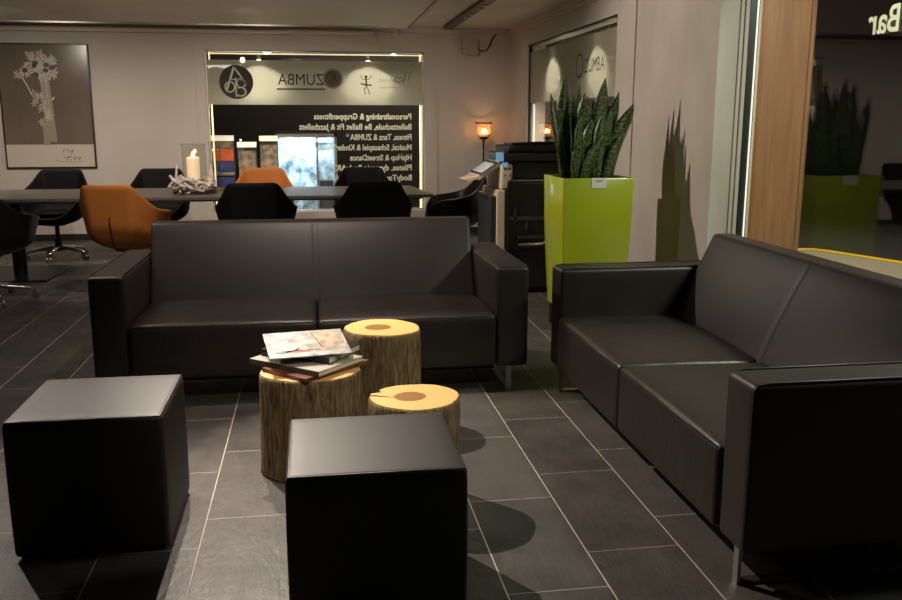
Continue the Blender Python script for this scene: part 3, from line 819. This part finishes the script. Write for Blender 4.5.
# (base x, base y, tip x, tip y, tip height above soil, width) relative to planter centre
LV = [(-.15, -.02, -.262, .02, .545, .060, .2), (-.135, .05, -.165, .06, .635, .080, -.2), (-.11, .10, -.130, .12, .665, .070, .3), (-.03, .08, -.045, .10, .610, .038, .1),
      (-.05, -.04, -.055, -.05, .545, .080, -.4), (.02, .09, .015, .11, .530, .050, .5), (.055, -.01, .095, -.01, .640, .088, 0), (.10, .05, .21, .05, .555, .062, -.3),
      (.12, .10, .235, .12, .510, .045, .4), (.11, -.02, .285, -.03, .480, .105, .15), (-.10, -.13, -.095, -.12, .400, .055, .1), (.03, -.12, .055, -.10, .420, .06, -.3),
      (-.06, -.15, .045, -.15, .275, .075, .25), (.08, -.14, .165, -.13, .270, .062, 0), (-.125, -.12, -.115, -.13, .215, .045, -.2), (-.15, .04, -.215, .05, .330, .055, .8),
      (.02, .0, .03, .02, .500, .07, 1.0), (-.08, .02, -.095, .03, .560, .07, .7), (.07, .12, .13, .15, .47, .07, -.8), (-.01, .15, -.02, .17, .46, .08, .2), (.14, -.08, .205, -.10, .30, .055, .6),
      (.10, -.06, .125, -.06, .44, .07, .35), (-.02, -.08, -.01, -.08, .38, .075, -.1)]
for a in LV: leaf(a[0], a[1], a[2], a[3], a[4], a[5] * 1.38, a[6], curl=random.uniform(-.1, .25))

# ------------------------------------------------------------------ long table
t = thing('long_table', 'long dark conference table with pedestal feet behind the sofa', 'table', (-1.2, 8.3, 0))
bm = bmesh.new()
x0, x1 = -3.2, 2.24
vs = [(x0, -.55), (x1 + .01, -.55), (x1 - .08, .55), (x0, .55)]
lo = [bm.verts.new((x, y, .712)) for x, y in vs]; hi = [bm.verts.new((x, y, .74)) for x, y in vs]
bm.faces.new(lo[::-1]); bm.faces.new(hi)
for i in range(4): bm.faces.new((lo[i], lo[(i + 1) % 4], hi[(i + 1) % 4], hi[i]))
obj('table_top', bevel(bm, .003, 1), M['tabletop'], t)
bm = bmesh.new(); box(bm, x0 + .004, x1 - .09, -.545, -.535, .700, .7125); box(bm, x0 + .1, x1 - .2, -.1, .1, .680, .7125); obj('under_frame', bm, M['tabledge'], t)
for xx in (-1.43, 1.50):
    p_ = obj('pedestal', lathe(bmesh.new(), [(0, .0), (.058, .0), (.058, .69), (.16, .695), (.16, .7125), (0, .7125)], 28, (xx, 0)), M['black'], t, angle=40)
    obj('base_plate', B(xx - .33, xx + .31, -.33, .42, 0, .018, .008, 2), M['black'], t)

# ------------------------------------------------------------------ chairs
RIM = [(0, 0, -.30, .885), (28, .185, -.297, .887), (35, .208, -.285, .878), (48, .262, -.205, .775), (62, .318, -.11, .695), (82, .345, .03, .665), (108, .335, .17, .650), (128, .30, .25, .610), (145, .22, .285, .50), (162, .12, .30, .435), (180, 0, .305, .425)]
def rim_at(a):
    for A, D in zip(RIM, RIM[1:]):
        if a <= D[0]:
            f = (a - A[0]) / (D[0] - A[0]); return [A[i] + (D[i] - A[i]) * f for i in (1, 2, 3)]
    return list(RIM[-1][1:])
def make_chair():
    t = thing('swivel_chair', '', 'chair')
    n, T = 96, 18; bm = bmesh.new(); zb = .345
    rim = []
    for k in range(n):
        a = 360 * k / n - 180; x, y, z = [sum(rim_at(min(180, abs(a + d)))[i] * w for d, w in ((-6, .25), (0, .5), (6, .25))) for i in range(3)]
        rim.append((math.copysign(x, a) if abs(a) > 1e-6 else 0.0, y, z))
    ctr = bm.verts.new((0, 0, zb)); prev = None
    for i in range(1, T + 1):
        tt = i / T; ring = []
        for x, y, z in rim:
            kx = .90; zl = zb + min(.27, .55 * (z - zb))
            if tt <= .6:
                q = tt / .6 * math.pi / 2; hx = kx * math.sin(q) ** .95
                p = (x * hx, y * hx, zb + (zl - zb) * (1 - math.cos(q) ** .9))
            else:
                f = (tt - .6) / .4
                p = (x * (kx + (1 - kx) * f), y * (kx + (1 - kx) * f), zl + (z - zl) * f)
            ring.append(bm.verts.new(p))
        for k in range(n):
            if prev is None: bm.faces.new((ctr, ring[k], ring[(k + 1) % n]))
            else: bm.faces.new((prev[k], ring[k], ring[(k + 1) % n], prev[(k + 1) % n]))
        prev = ring
    o = obj('shell', bm, M['shell'], t, smooth=True)
    md = o.modifiers.new('thick', 'SOLIDIFY'); md.thickness = .022; md.offset = -1
    o.modifiers.new('round', 'BEVEL').width = .006
    bm = bmesh.new()
    lathe(bm, [(0, .44), (.12, .445), (.215, .46), (.232, .472), (.22, .484), (.12, .49), (0, .492)], 32)
    for v in bm.verts: v.co.y *= 1.05
    obj('seat_cushion', bm, M['shell'], t, smooth=True)
    bm = bmesh.new(); tube(bm, [(0, -.205, .378), (0, -.236, .415), (0, -.262, .48), (0, -.2725, .55), (0, -.277, .635)], .005, 6)
    obj('back_seam', bm, M['blackmatte'], t)
    bm = bmesh.new(); lathe(bm, [(0, .08), (.035, .08), (.035, .22), (.022, .222), (.022, .335), (.09, .34), (.09, .37), (0, .37)], 20)
    obj('column', bm, M['black'], t, angle=40)
    for k in range(5):
        a = 2 * math.pi * k / 5 + .3; ca, sa = math.cos(a), math.sin(a)
        bm = bmesh.new(); tube(bm, [(.0, 0, .115), (.05 * ca, .05 * sa, .115), (.18 * ca, .18 * sa, .098), (.30 * ca, .30 * sa, .075)], [.020, .020, .016, .012], 10)
        lg = obj('leg', bm, M['chrome'], t, smooth=True)
        bm = bmesh.new()
        for s in (-.012, .012):
            c0 = Vector((.30 * ca - sa * s, .30 * sa + ca * s, .028)); c1 = Vector((.30 * ca - sa * (s * 2.1), .30 * sa + ca * (s * 2.1), .028))
            tube(bm, [c0, c1], .028, 16)
        tube(bm, [(.30 * ca, .30 * sa, .03), (.30 * ca, .30 * sa, .076)], .007, 8)
        obj('caster', bm, M['steel'], lg, angle=40)
    return t
def recolour(t, m):
    for ch in t.children:
        if ch.name.split('.')[0] in ('shell', 'seat_cushion'):
            ch.material_slots[0].link = 'OBJECT'; ch.material_slots[0].material = m
CH = [('black swivel tub chair behind the table, below the framed picture', -2.58, 9.36, 178, 'shell'),
      ('black swivel tub chair behind the table, between the picture and the candle', -1.575, 9.36, 181, 'shell'),
      ('orange swivel tub chair on the far side of the table, in front of the window', -.525, 9.34, 180, 'orange'),
      ('black swivel tub chair across the table, in front of the window lettering', .525, 9.34, 180, 'shell'),
      ('dark swivel tub chair at the picture edge, near the pedestal foot of the table', -2.50, 7.20, -8, 'shell_dark'),
      ('orange swivel tub chair on the near side of the table, behind the sofa corner', -1.53, 7.45, -12, 'orange'),
      ('black swivel tub chair with its back to the sofa, next to the orange one', -.485, 7.55, 0, 'shell'),
      ('black swivel tub chair with its back to the sofa, nearest the copier of the two', .500, 7.55, 0, 'shell'),
      ('black swivel tub chair at the end of the table, side on, beside the copier', 1.36, 8.42, 88, 'shell_dark')]
c0 = make_chair()
for i, (lab, x, y, rz, mm) in enumerate(CH):
    o = c0 if i == 0 else copy_tree(c0)
    o.location = (x, y, 0); o.rotation_euler = (0, 0, R(rz)); o['label'] = lab; o['group'] = 'swivel chairs around the long table'
    recolour(o, M[mm])

# ------------------------------------------------------------------ candle, glasses and driftwood on the table
def hurricane(label, x, y, r, h, z0):
    t = thing('hurricane_vase', label, 'vase', (x, y, z0), 0, 'clear glass vases on the table')
    bm = bmesh.new(); lathe(bm, [(0, 0), (r, 0), (r, h), (r - .004, h), (r - .004, .012), (0, .012)], 36); obj('glass_cylinder', bm, M['vaseglass'], t, angle=40)
    bm = bmesh.new(); tube(bm, [(r * .98 * math.cos(a), r * .98 * math.sin(a), h) for a in [2 * math.pi * k / 36 for k in range(36)]], .003, 6, True); obj('rim', bm, M['vaseglass'], t, smooth=True)
cxx, cyy = -1.062, 8.20
hurricane('clear glass cylinder vase holding the lit candle', cxx + .01, cyy, .105, .335, .84)
hurricane('second clear glass vase standing empty, between the candle and the window', cxx + .17, cyy + .26, .06, .45, .74)
t = thing('pillar_candle', 'lit cream pillar candle inside the glass vase', 'candle', (cxx - .0, cyy, .852))
bm = bmesh.new(); lathe(bm, [(0, 0), (.056, 0), (.057, .19), (.053, .205), (.045, .20), (.02, .185), (0, .183)], 28); obj('wax_body', bm, M['wax'], t, angle=60)
bm = bmesh.new(); tube(bm, [(0, 0, .18), (.002, 0, .20)], .002, 5); obj('wick', bm, M['ink'], t)
bm = bmesh.new(); lathe(bm, [(0, .195), (.012, .205), (.014, .217), (.008, .235), (0, .255)], 14); obj('flame', bm, M['flame'], t, smooth=True)
t = thing('driftwood_wreath', 'pale driftwood wreath around the candle vase', 'wreath', (cxx, cyy, .74), 0)
rnd = random.Random(5)
bm = bmesh.new(); lathe(bm, [(0, 0), (.128, 0), (.135, .03), (.13, .07), (.122, .0995), (0, .0995)], 24); obj('driftwood_core', bm, M['drift'], t, smooth=True)
for k in range(64):
    a = rnd.uniform(0, 2 * math.pi); rr = rnd.uniform(.140, .190); z = rnd.uniform(.014, .125); ln = rnd.uniform(.04, .09)
    ta = a + math.pi / 2 + rnd.uniform(-.35, .35); th = rnd.uniform(.010, .020)
    c = Vector((rr * math.cos(a), rr * math.sin(a), z)); d = Vector((math.cos(ta), math.sin(ta), rnd.uniform(-.6, .8)))
    pts = [c + d * ln * f + Vector((0, 0, .01 * math.sin(f * 5))) for f in (-1, -.4, .3, 1)]
    for p in pts: p.z = max(p.z, th)
    for p in pts:
        q = math.hypot(p.x, p.y)
        if q < .135: p.x *= .135 / q; p.y *= .135 / q
    bm = bmesh.new(); tube(bm, pts, [th * .55, th, th * .95, th * .5], 7); obj('driftwood_stick', bm, M['drift'], t, smooth=True)
for (a, ln) in ((-2.6, .26), (.15, .25), (.5, .2)):
    bm = bmesh.new(); tube(bm, [(.14 * math.cos(a), .14 * math.sin(a), .02), (.165 * math.cos(a), .165 * math.sin(a), .02 + ln * .5), (.150 * math.cos(a), .15 * math.sin(a), ln)], [.014, .012, .006], 7)
    obj('driftwood_stick', bm, M['drift'], t, smooth=True)

# ------------------------------------------------------------------ framed picture on the back wall
t = thing('framed_picture', 'large framed black and white flower print on the back wall', 'picture', (-2.965, YB, 0))
x0, x1, z0, z1 = -.49, .49, .842, 2.225
bm = bmesh.new(); f = .014
for (a, b_, c, d) in ((x0, x0 + f, z0, z1), (x1 - f, x1, z0, z1), (x0 + f, x1 - f, z0, z0 + f), (x0 + f, x1 - f, z1 - f, z1)): box(bm, a, b_, -.03, -.001, c, d)
obj('frame', bm, M['frameblk'], t)
zs = 1.108
p_ = obj('print', B(x0 + f, x1 - f, -.016, -.004, zs, z1 - f), M['printgrey'], t)
obj('print_border', B(x0 + f, x1 - f, -.016, -.004, z0 + f, zs), M['printwhite'], t)
bm = bmesh.new(); yv = -.0175
rnd = random.Random(21)
vx = -.035
def petals(cx, cz, r, n, sq=1.0):
    for k in range(n):
        a = 2 * math.pi * k / n + rnd.uniform(-.2, .2); rr = r * rnd.uniform(.7, 1.15); w = rr * .13
        tip = (cx + rr * math.cos(a), cz + rr * math.sin(a) * sq); s = (-math.sin(a) * w, math.cos(a) * w)
        m_ = (cx + .6 * rr * math.cos(a), cz + .6 * rr * math.sin(a) * sq)
        bm.faces.new([bm.verts.new((q[0], yv + rnd.uniform(-.0006, .0006), q[1])) for q in ((cx, cz), (m_[0] + s[0], m_[1] + s[1]), tip, (m_[0] - s[0], m_[1] - s[1]))])
FL = [(-.10, 2.02, .11, 14), (.03, 2.00, .12, 15), (-.20, 1.93, .09, 12), (-.06, 1.92, .10, 12), (.09, 1.92, .09, 12), (-.27, 1.88, .07, 10), (-.14, 2.09, .07, 10), (.10, 2.05, .07, 10), (.0, 1.86, .08, 11), (-.03, 2.09, .08, 10)]
for cx, cz, r, n in FL: petals(cx, cz, r, n)
for i in range(16): petals(-.09 + rnd.uniform(-.07, .07) + .05 * (i / 15), 1.68 - .022 * i, .05, 6)
stroke(bm, [(-.24, 1.86), (-.18, 1.74), (-.15, 1.66)], .016, yv)
stroke(bm, [(.02, 1.88), (.01, 1.70), (.03, 1.5)], .008, yv); stroke(bm, [(.09, 1.64), (.055, 1.60)], .02, yv)
obj('printed_flowers', bm, M['printpale'], p_)
bm = bmesh.new()
stroke(bm, [(-.005, 1.84), (.015, 1.5), (.03, 1.14)], .10, yv + .001)
box(bm, -.065, .0, yv, yv + .001, 1.10, 1.34)
obj('printed_vase', bm, M['printmid'], p_)
bm = bmesh.new()
for cx, cz in ((-.085, 2.01), (-.10, 1.98), (.03, 1.99), (.09, 1.96), (-.20, 1.93), (-.09, 1.885), (.02, 1.93)):
    disc(bm, cx, cz, .026, yv - .0012, 10, sx=1.0 + .5 * rnd.random())
stroke(bm, [(-.30, 2.16), (-.31, 1.5), (-.27, 1.12)], .005, yv)
obj('printed_shadow', bm, M['printdark'], p_)
bm = bmesh.new()   # handwritten signature strokes
def scribble(ptsl, w=.006):
    for pts in ptsl: stroke(bm, pts, w, yv)
scribble([[(.13, 1.02), (.15, 1.06), (.16, 1.03), (.18, 1.065), (.195, 1.02)], [(.21, 1.05), (.225, 1.025), (.245, 1.055), (.22, .995)],
          [(.14, .955), (.22, .975)], [(.185, .97), (.175, .925)], [(.21, .945), (.215, .925)], [(.235, .95), (.25, .93), (.27, .955), (.255, .965), (.24, .95)], [(.28, .97), (.30, .95), (.32, .97), (.30, .93)]], .007)
scribble([[(.04, .93), (.12, .915), (.24, .905), (.34, .925)]], .003)
obj('handwriting', bm, M['printdark'], t)

# ------------------------------------------------------------------ wall box with cable, ceiling track
t = thing('wall_speaker', 'small pale box mounted high on the back wall corner with a cable', 'speaker', (1.895, YB, 2.25))
obj('box_body', B(-.095, .095, -.12, 0, -.095, .095, .006), M['boxgrey'], t)
bm = bmesh.new(); tube(bm, [(.095, -.06, -.02), (.14, -.06, -.05), (.20, -.05, -.045), (.25, -.04, .02), (.28, -.03, .10), (.33, -.02, .15)], .008, 8); obj('cable', bm, M['base'], t, smooth=True)
t = thing('ceiling_track', 'dark ceiling track channel running towards the back wall', 'track', (1.6, 0, ZC))
obj('channel', B(-.055, .055, 4, 10.55, -.035, 0, .003), M['channel'], t)
for yy in (8.3, 8.55, 9.0, 9.3):
    obj('clip', B(-.02, .025, yy, yy + .07, -.046, -.035, .003), M['steel'], t)
t = thing('hanging_bracket', 'small pale bracket under the lowered ceiling edge near the back window', 'bracket', (.93, 10.06, 2.40))
obj('plate', B(-.05, .05, -.02, .02, -.012, 0, .002), M['trim'], t)
bm = bmesh.new(); tube(bm, [(0, 0, -.012), (0, 0, -.10), (.04, 0, -.13)], .012, 8); obj('arm', bm, M['trim'], t)
t = thing('ceiling_light', 'linear tube luminaire on the lowered ceiling, seen as a reflection in the back window', 'ceiling light', (-1.65, 5.1, 2.40))
obj('housing', B(-.45, .45, -.09, .09, -.05, 0, .006), M['steel'], t)
for s in (-.045, .045):
    bm = bmesh.new(); tube(bm, [(-.43, s, -.062), (.43, s, -.062)], .013, 10); obj('lamp_tube', bm, M['tube'], t)

# ------------------------------------------------------------------ candle lantern on a stem
t = thing('floor_candle_lamp', 'glass lantern with tealights on a thin iron stem behind the copier', 'lamp', (2.05, 10.62, 0))
bm = bmesh.new(); lathe(bm, [(0, 0), (.13, 0), (.13, .012), (.02, .02), (.01, .04), (.0095, 1.13), (.018, 1.15), (0, 1.15)], 20); obj('stem', bm, M['iron'], t, angle=40)
bm = bmesh.new(); lathe(bm, [(0, 1.15), (.035, 1.155), (.066, 1.185), (.06, 1.19), (.03, 1.165), (0, 1.163)], 24); obj('cup', bm, M['iron'], t, smooth=True)
bm = bmesh.new(); lathe(bm, [(.064, 1.187), (.083, 1.24), (.086, 1.31), (.094, 1.352), (.091, 1.352), (.083, 1.31), (.080, 1.24), (.061, 1.187)], 28); obj('glass_bowl', bm, M['lanternglass'], t, smooth=True)
bm = bmesh.new(); tube(bm, [((.093 + .004 * (k % 2)) * math.cos(2 * math.pi * k / 24), (.093 + .004 * (k % 2)) * math.sin(2 * math.pi * k / 24), 1.346 + .008 * (k % 2)) for k in range(24)], .008, 6, True); obj('rim', bm, M['iron'], t, smooth=True)
bm = bmesh.new()
for dx_, dy_ in ((-.02, 0), (.022, -.012), (.0, .025)): lathe(bm, [(0, 1.225), (.011, 1.235), (.013, 1.25), (.007, 1.272), (0, 1.29)], 12, (dx_, dy_))
obj('flames', bm, M['flame'], t, smooth=True)
bm = bmesh.new(); lathe(bm, [(0, 1.19), (.055, 1.19), (.055, 1.225), (0, 1.225)], 20); obj('wax', bm, M['wax'], t)

# ------------------------------------------------------------------ copier
t = thing('office_copier', 'black and beige office copier between the sofa arm and the planter', 'copier', (1.43, 6.85, 0))
obj('lower_body', B(.075, .68, 0, .60, .04, .92, .015), M['copblack'], t)
obj('side_door', B(.082, .66, -.022, 0, .36, .905, .012, 3), M['copblack'], t)
bm = bmesh.new(); box(bm, .10, .64, -.03, -.021, .60, .63); box(bm, .17, .64, -.045, -.021, .455, .475); box(bm, .14, .155, -.03, -.021, .58, .70); box(bm, .23, .25, -.034, -.021, .52, .58); obj('door_ribs', bm, M['copgrey'], t)
bm = bmesh.new(); tube(bm, [(.17, -.05, .405), (.36, -.05, .41), (.40, -.05, .425)], .016, 8); obj('tray_handle', bm, M['steel'], t)
bm = bmesh.new(); tube(bm, [(.085, -.018, .915), (.66, -.018, .915)], .008, 8); obj('door_edge', bm, M['steel'], t)
obj('beige_side', B(0, .075, 0, .60, .02, .84, .012), M['beige'], t)
obj('beige_top_side', B(.03, .13, 0, .58, .84, 1.045, .02), M['beige'], t)
obj('side_cabinet', B(-.045, .0, .01, .56, .03, .785, .006), M['copgrey'], t)
obj('cabinet_lip', B(-.047, .0, .01, .56, .785, .793, .002), M['steel'], t)
obj('output_recess', B(.13, .68, .03, .60, .92, 1.06, .01), M['copblack'], t)
obj('scanner', B(.05, .69, -.01, .60, 1.06, 1.13, .014), M['copblack'], t)
bm = B(.10, .69, .02, .58, 1.13, 1.185, .02)
box(bm, .16, .68, .06, .5, 1.185, 1.20)
obj('document_feeder', bm, M['black'], t)
bm = bmesh.new(); tube(bm, [(.30, .0, 1.145), (.68, -.012, 1.16)], .018, 8); tube(bm, [(.12, .0, 1.20), (.30, 0, 1.208), (.66, .02, 1.205)], .010, 8); obj('feeder_trim', bm, M['blackmatte'], t)
def slab(name, a, b_, th, y0, y1, m, par):
    bm = bmesh.new(); a = Vector((a[0], 0, a[1])); b_ = Vector((b_[0], 0, b_[1])); d = (b_ - a).normalized(); n = Vector((-d.z, 0, d.x)) * th
    if n.z < 0: n = -n
    pts = [a, b_, b_ - n, a - n]
    A = [bm.verts.new((p.x, y0, p.z)) for p in pts]; D = [bm.verts.new((p.x, y1, p.z)) for p in pts]
    bm.faces.new(A); bm.faces.new(D[::-1])
    for i in range(4): bm.faces.new((A[i], D[i], D[(i + 1) % 4], A[(i + 1) % 4]))
    return obj(name, bevel(bm, .003, 1), m, par)
cp = slab('control_panel', (.02, 1.065), (-.16, .945), .035, .02, .45, M['beige'], t)
slab('key_panel', (.005, 1.063), (-.14, .966), .008, .01, .44, M['copgrey'], cp)
slab('panel_glass', (-.02, 1.050), (-.125, .980), .006, .005, .40, M['paperblue'], cp)
s_ = slab('touch_screen', (.055, 1.155), (.035, 1.055), .03, .0, .30, M['copgrey'], t)
obj('screen', B(-.008, .052, -.008, .0, 1.065, 1.135, .002), M['screen'], s_)
obj('button_panel', B(.04, .085, -.012, .0, 1.02, 1.055, .002), M['screen'], s_)
slab('output_tray', (-.12, .945), (-.235, .908), .012, .05, .42, M['beige'], t)
slab('paper_sheets', (-.13, .952), (-.25, .918), .006, .08, .38, M['paper'], t)
bm = bmesh.new()
for xx in (.06, .10):
    for zz in (.95, 1.0): box(bm, xx, xx + .012, -.004, .0, zz, zz + .012)
obj('side_buttons', bm, M['copgrey'], t)
obj('caster_base', B(.0, .66, .03, .57, 0, .04, .004), M['blackmatte'], t)

# ------------------------------------------------------------------ lights
def lamp(name, kind, loc, energy, col, aim=None, **k):
    l = bpy.data.lights.new(name, kind); l.energy = energy; l.color = col
    for a, v in k.items(): setattr(l, a, v)
    o = bpy.data.objects.new(name, l); C.objects.link(o); o.location = loc
    if aim is not None: o.rotation_euler = (Vector(aim) - Vector(loc)).to_track_quat('-Z', 'Y').to_euler()
    return o
WARM = (1, .87, .73)
lamp('spot_stumps', 'SPOT', (-.62, 4.25, 2.36), 400, WARM, (.34, 3.25, .3), spot_size=R(58), spot_blend=.5, shadow_soft_size=.012)
lamp('spot_planter', 'SPOT', (-.60, 6.2, 2.36), 210, WARM, (1.95, 5.8, 1.2), spot_size=R(92), spot_blend=.7, shadow_soft_size=.03)
lamp('tube_light', 'AREA', (-1.65, 5.1, 2.31), 16, (1, .90, .80), (-1.65, 5.1, 0), shape='RECTANGLE', size=.86, size_y=.12)
lamp('spot_floor', 'SPOT', (-.50, 5.0, 2.36), 200, WARM, (-.80, 2.4, 0), spot_size=R(46), spot_blend=.6, shadow_soft_size=.012)
lamp('spot_left', 'SPOT', (-2.25, 5.0, 2.36), 170, WARM, (-.9, 2.7, .2), spot_size=R(50), spot_blend=.6, shadow_soft_size=.012)
lamp('fill_sofa', 'SPOT', (-.05, 4.12, 2.36), 85, WARM, (0, 4.95, .5), spot_size=R(80), spot_blend=.6, shadow_soft_size=.04)  # unseen lamp added to brighten the sofa backrest and seat
lamp('spot_front', 'SPOT', (.40, 1.45, 2.36), 120, WARM, (.05, 3.4, .25), spot_size=R(42), spot_blend=.8, shadow_soft_size=.02)
lamp('fill_table', 'SPOT', (-1.1, 6.5, 2.36), 130, WARM, (-1.1, 8.3, .74), spot_size=R(95), spot_blend=.8, shadow_soft_size=.04)  # fill added to lift the table, driftwood and near chair backs
for x in (-2.9, -.6, 1.2):
    lamp('table_downlight', 'SPOT', (x, 8.7, 2.36), {-2.9: 108, -.6: 68, 1.2: 40}[x], WARM, (x, 9.7, .5), spot_size=R(150), spot_blend=.9, shadow_soft_size=.06)
# window sign spots
for x in (-.60, .69): lamp('sign_spot', 'SPOT', (x, GY + .085, 2.03), 230, (1, .95, .80), (x, GY + .035, 1.6), spot_size=R(140), spot_blend=.9, shadow_soft_size=.02)
for y in (8.95, 7.52): lamp('sign_spot', 'SPOT', (GX2 + .085, y, 2.04), 170, (1, .95, .80), (GX2 + .035, y, 1.6), spot_size=R(130), spot_blend=.9, shadow_soft_size=.02)
# candles
lamp('candle_light', 'POINT', (cxx, cyy, 1.10), 2.2, (1, .6, .3), shadow_soft_size=.015)
lamp('lantern_light', 'POINT', (2.05, 10.62, 1.262), 1.6, (1, .56, .28), shadow_soft_size=.02)
# vitrine
lamp('vitrine_light', 'AREA', (-.09, 12.45, 1.08), 14, (.72, .90, 1), (-.09, 12.6, 0), shape='RECTANGLE', size=.7, size_y=.1)
# street side
lamp('street_fluorescent', 'AREA', (3.25, 2.8, 2.8), 115, (.92, 1, .82), (1.6, 3.4, .3), shape='RECTANGLE', size=1.2, size_y=.2)
lamp('porch_downlight', 'SPOT', (2.95, 4.2, 2.8), 30, (1, .78, .5), (2.85, 5.3, 1.0), spot_size=R(80), spot_blend=.6, shadow_soft_size=.05)

lamp('fill_pavement', 'SPOT', (4.6, 7.6, 4.6), 800, (1, .88, .66), (4.7, 8.0, 0), spot_size=R(95), spot_blend=.7, shadow_soft_size=.1)  # made-up lamp, added to light the pavement up to the kerb line
lamp('fill_yard', 'POINT', (1.5, 13.8, 3.2), 160, (1, .84, .66), shadow_soft_size=.1)  # extra ambient source put in so the yard facade shows dimly
w = bpy.data.worlds.new('night'); bpy.context.scene.world = w; w.use_nodes = True
w.node_tree.nodes['Background'].inputs[0].default_value = (.010, .012, .018, 1)
w.node_tree.nodes['Background'].inputs[1].default_value = .35

# ------------------------------------------------------------------ camera
cd = bpy.data.cameras.new('camera'); cam = bpy.data.objects.new('camera', cd); C.objects.link(cam)
Rt = Vector((0.98816389, -0.15340078, 0.00056520)); Up = Vector((0.03016379, 0.19791636, 0.97975469)); Fw = Vector((0.15040699, 0.96814117, -0.20020095))
cam.matrix_world = Matrix(((Rt.x, Up.x, -Fw.x, 0), (Rt.y, Up.y, -Fw.y, 0), (Rt.z, Up.z, -Fw.z, 1.38), (0, 0, 0, 1)))
cd.sensor_fit = 'HORIZONTAL'; cd.sensor_width = 36; cd.lens = 878.17 / 902 * 36; cd.clip_start = .05; cd.clip_end = 100
bpy.context.scene.camera = cam
sc = bpy.context.scene
sc.view_settings.view_transform = 'Standard'; sc.view_settings.look = 'None'
sc.view_settings.exposure = 0.0; sc.view_settings.gamma = 1.0; sc.view_settings.use_curve_mapping = False
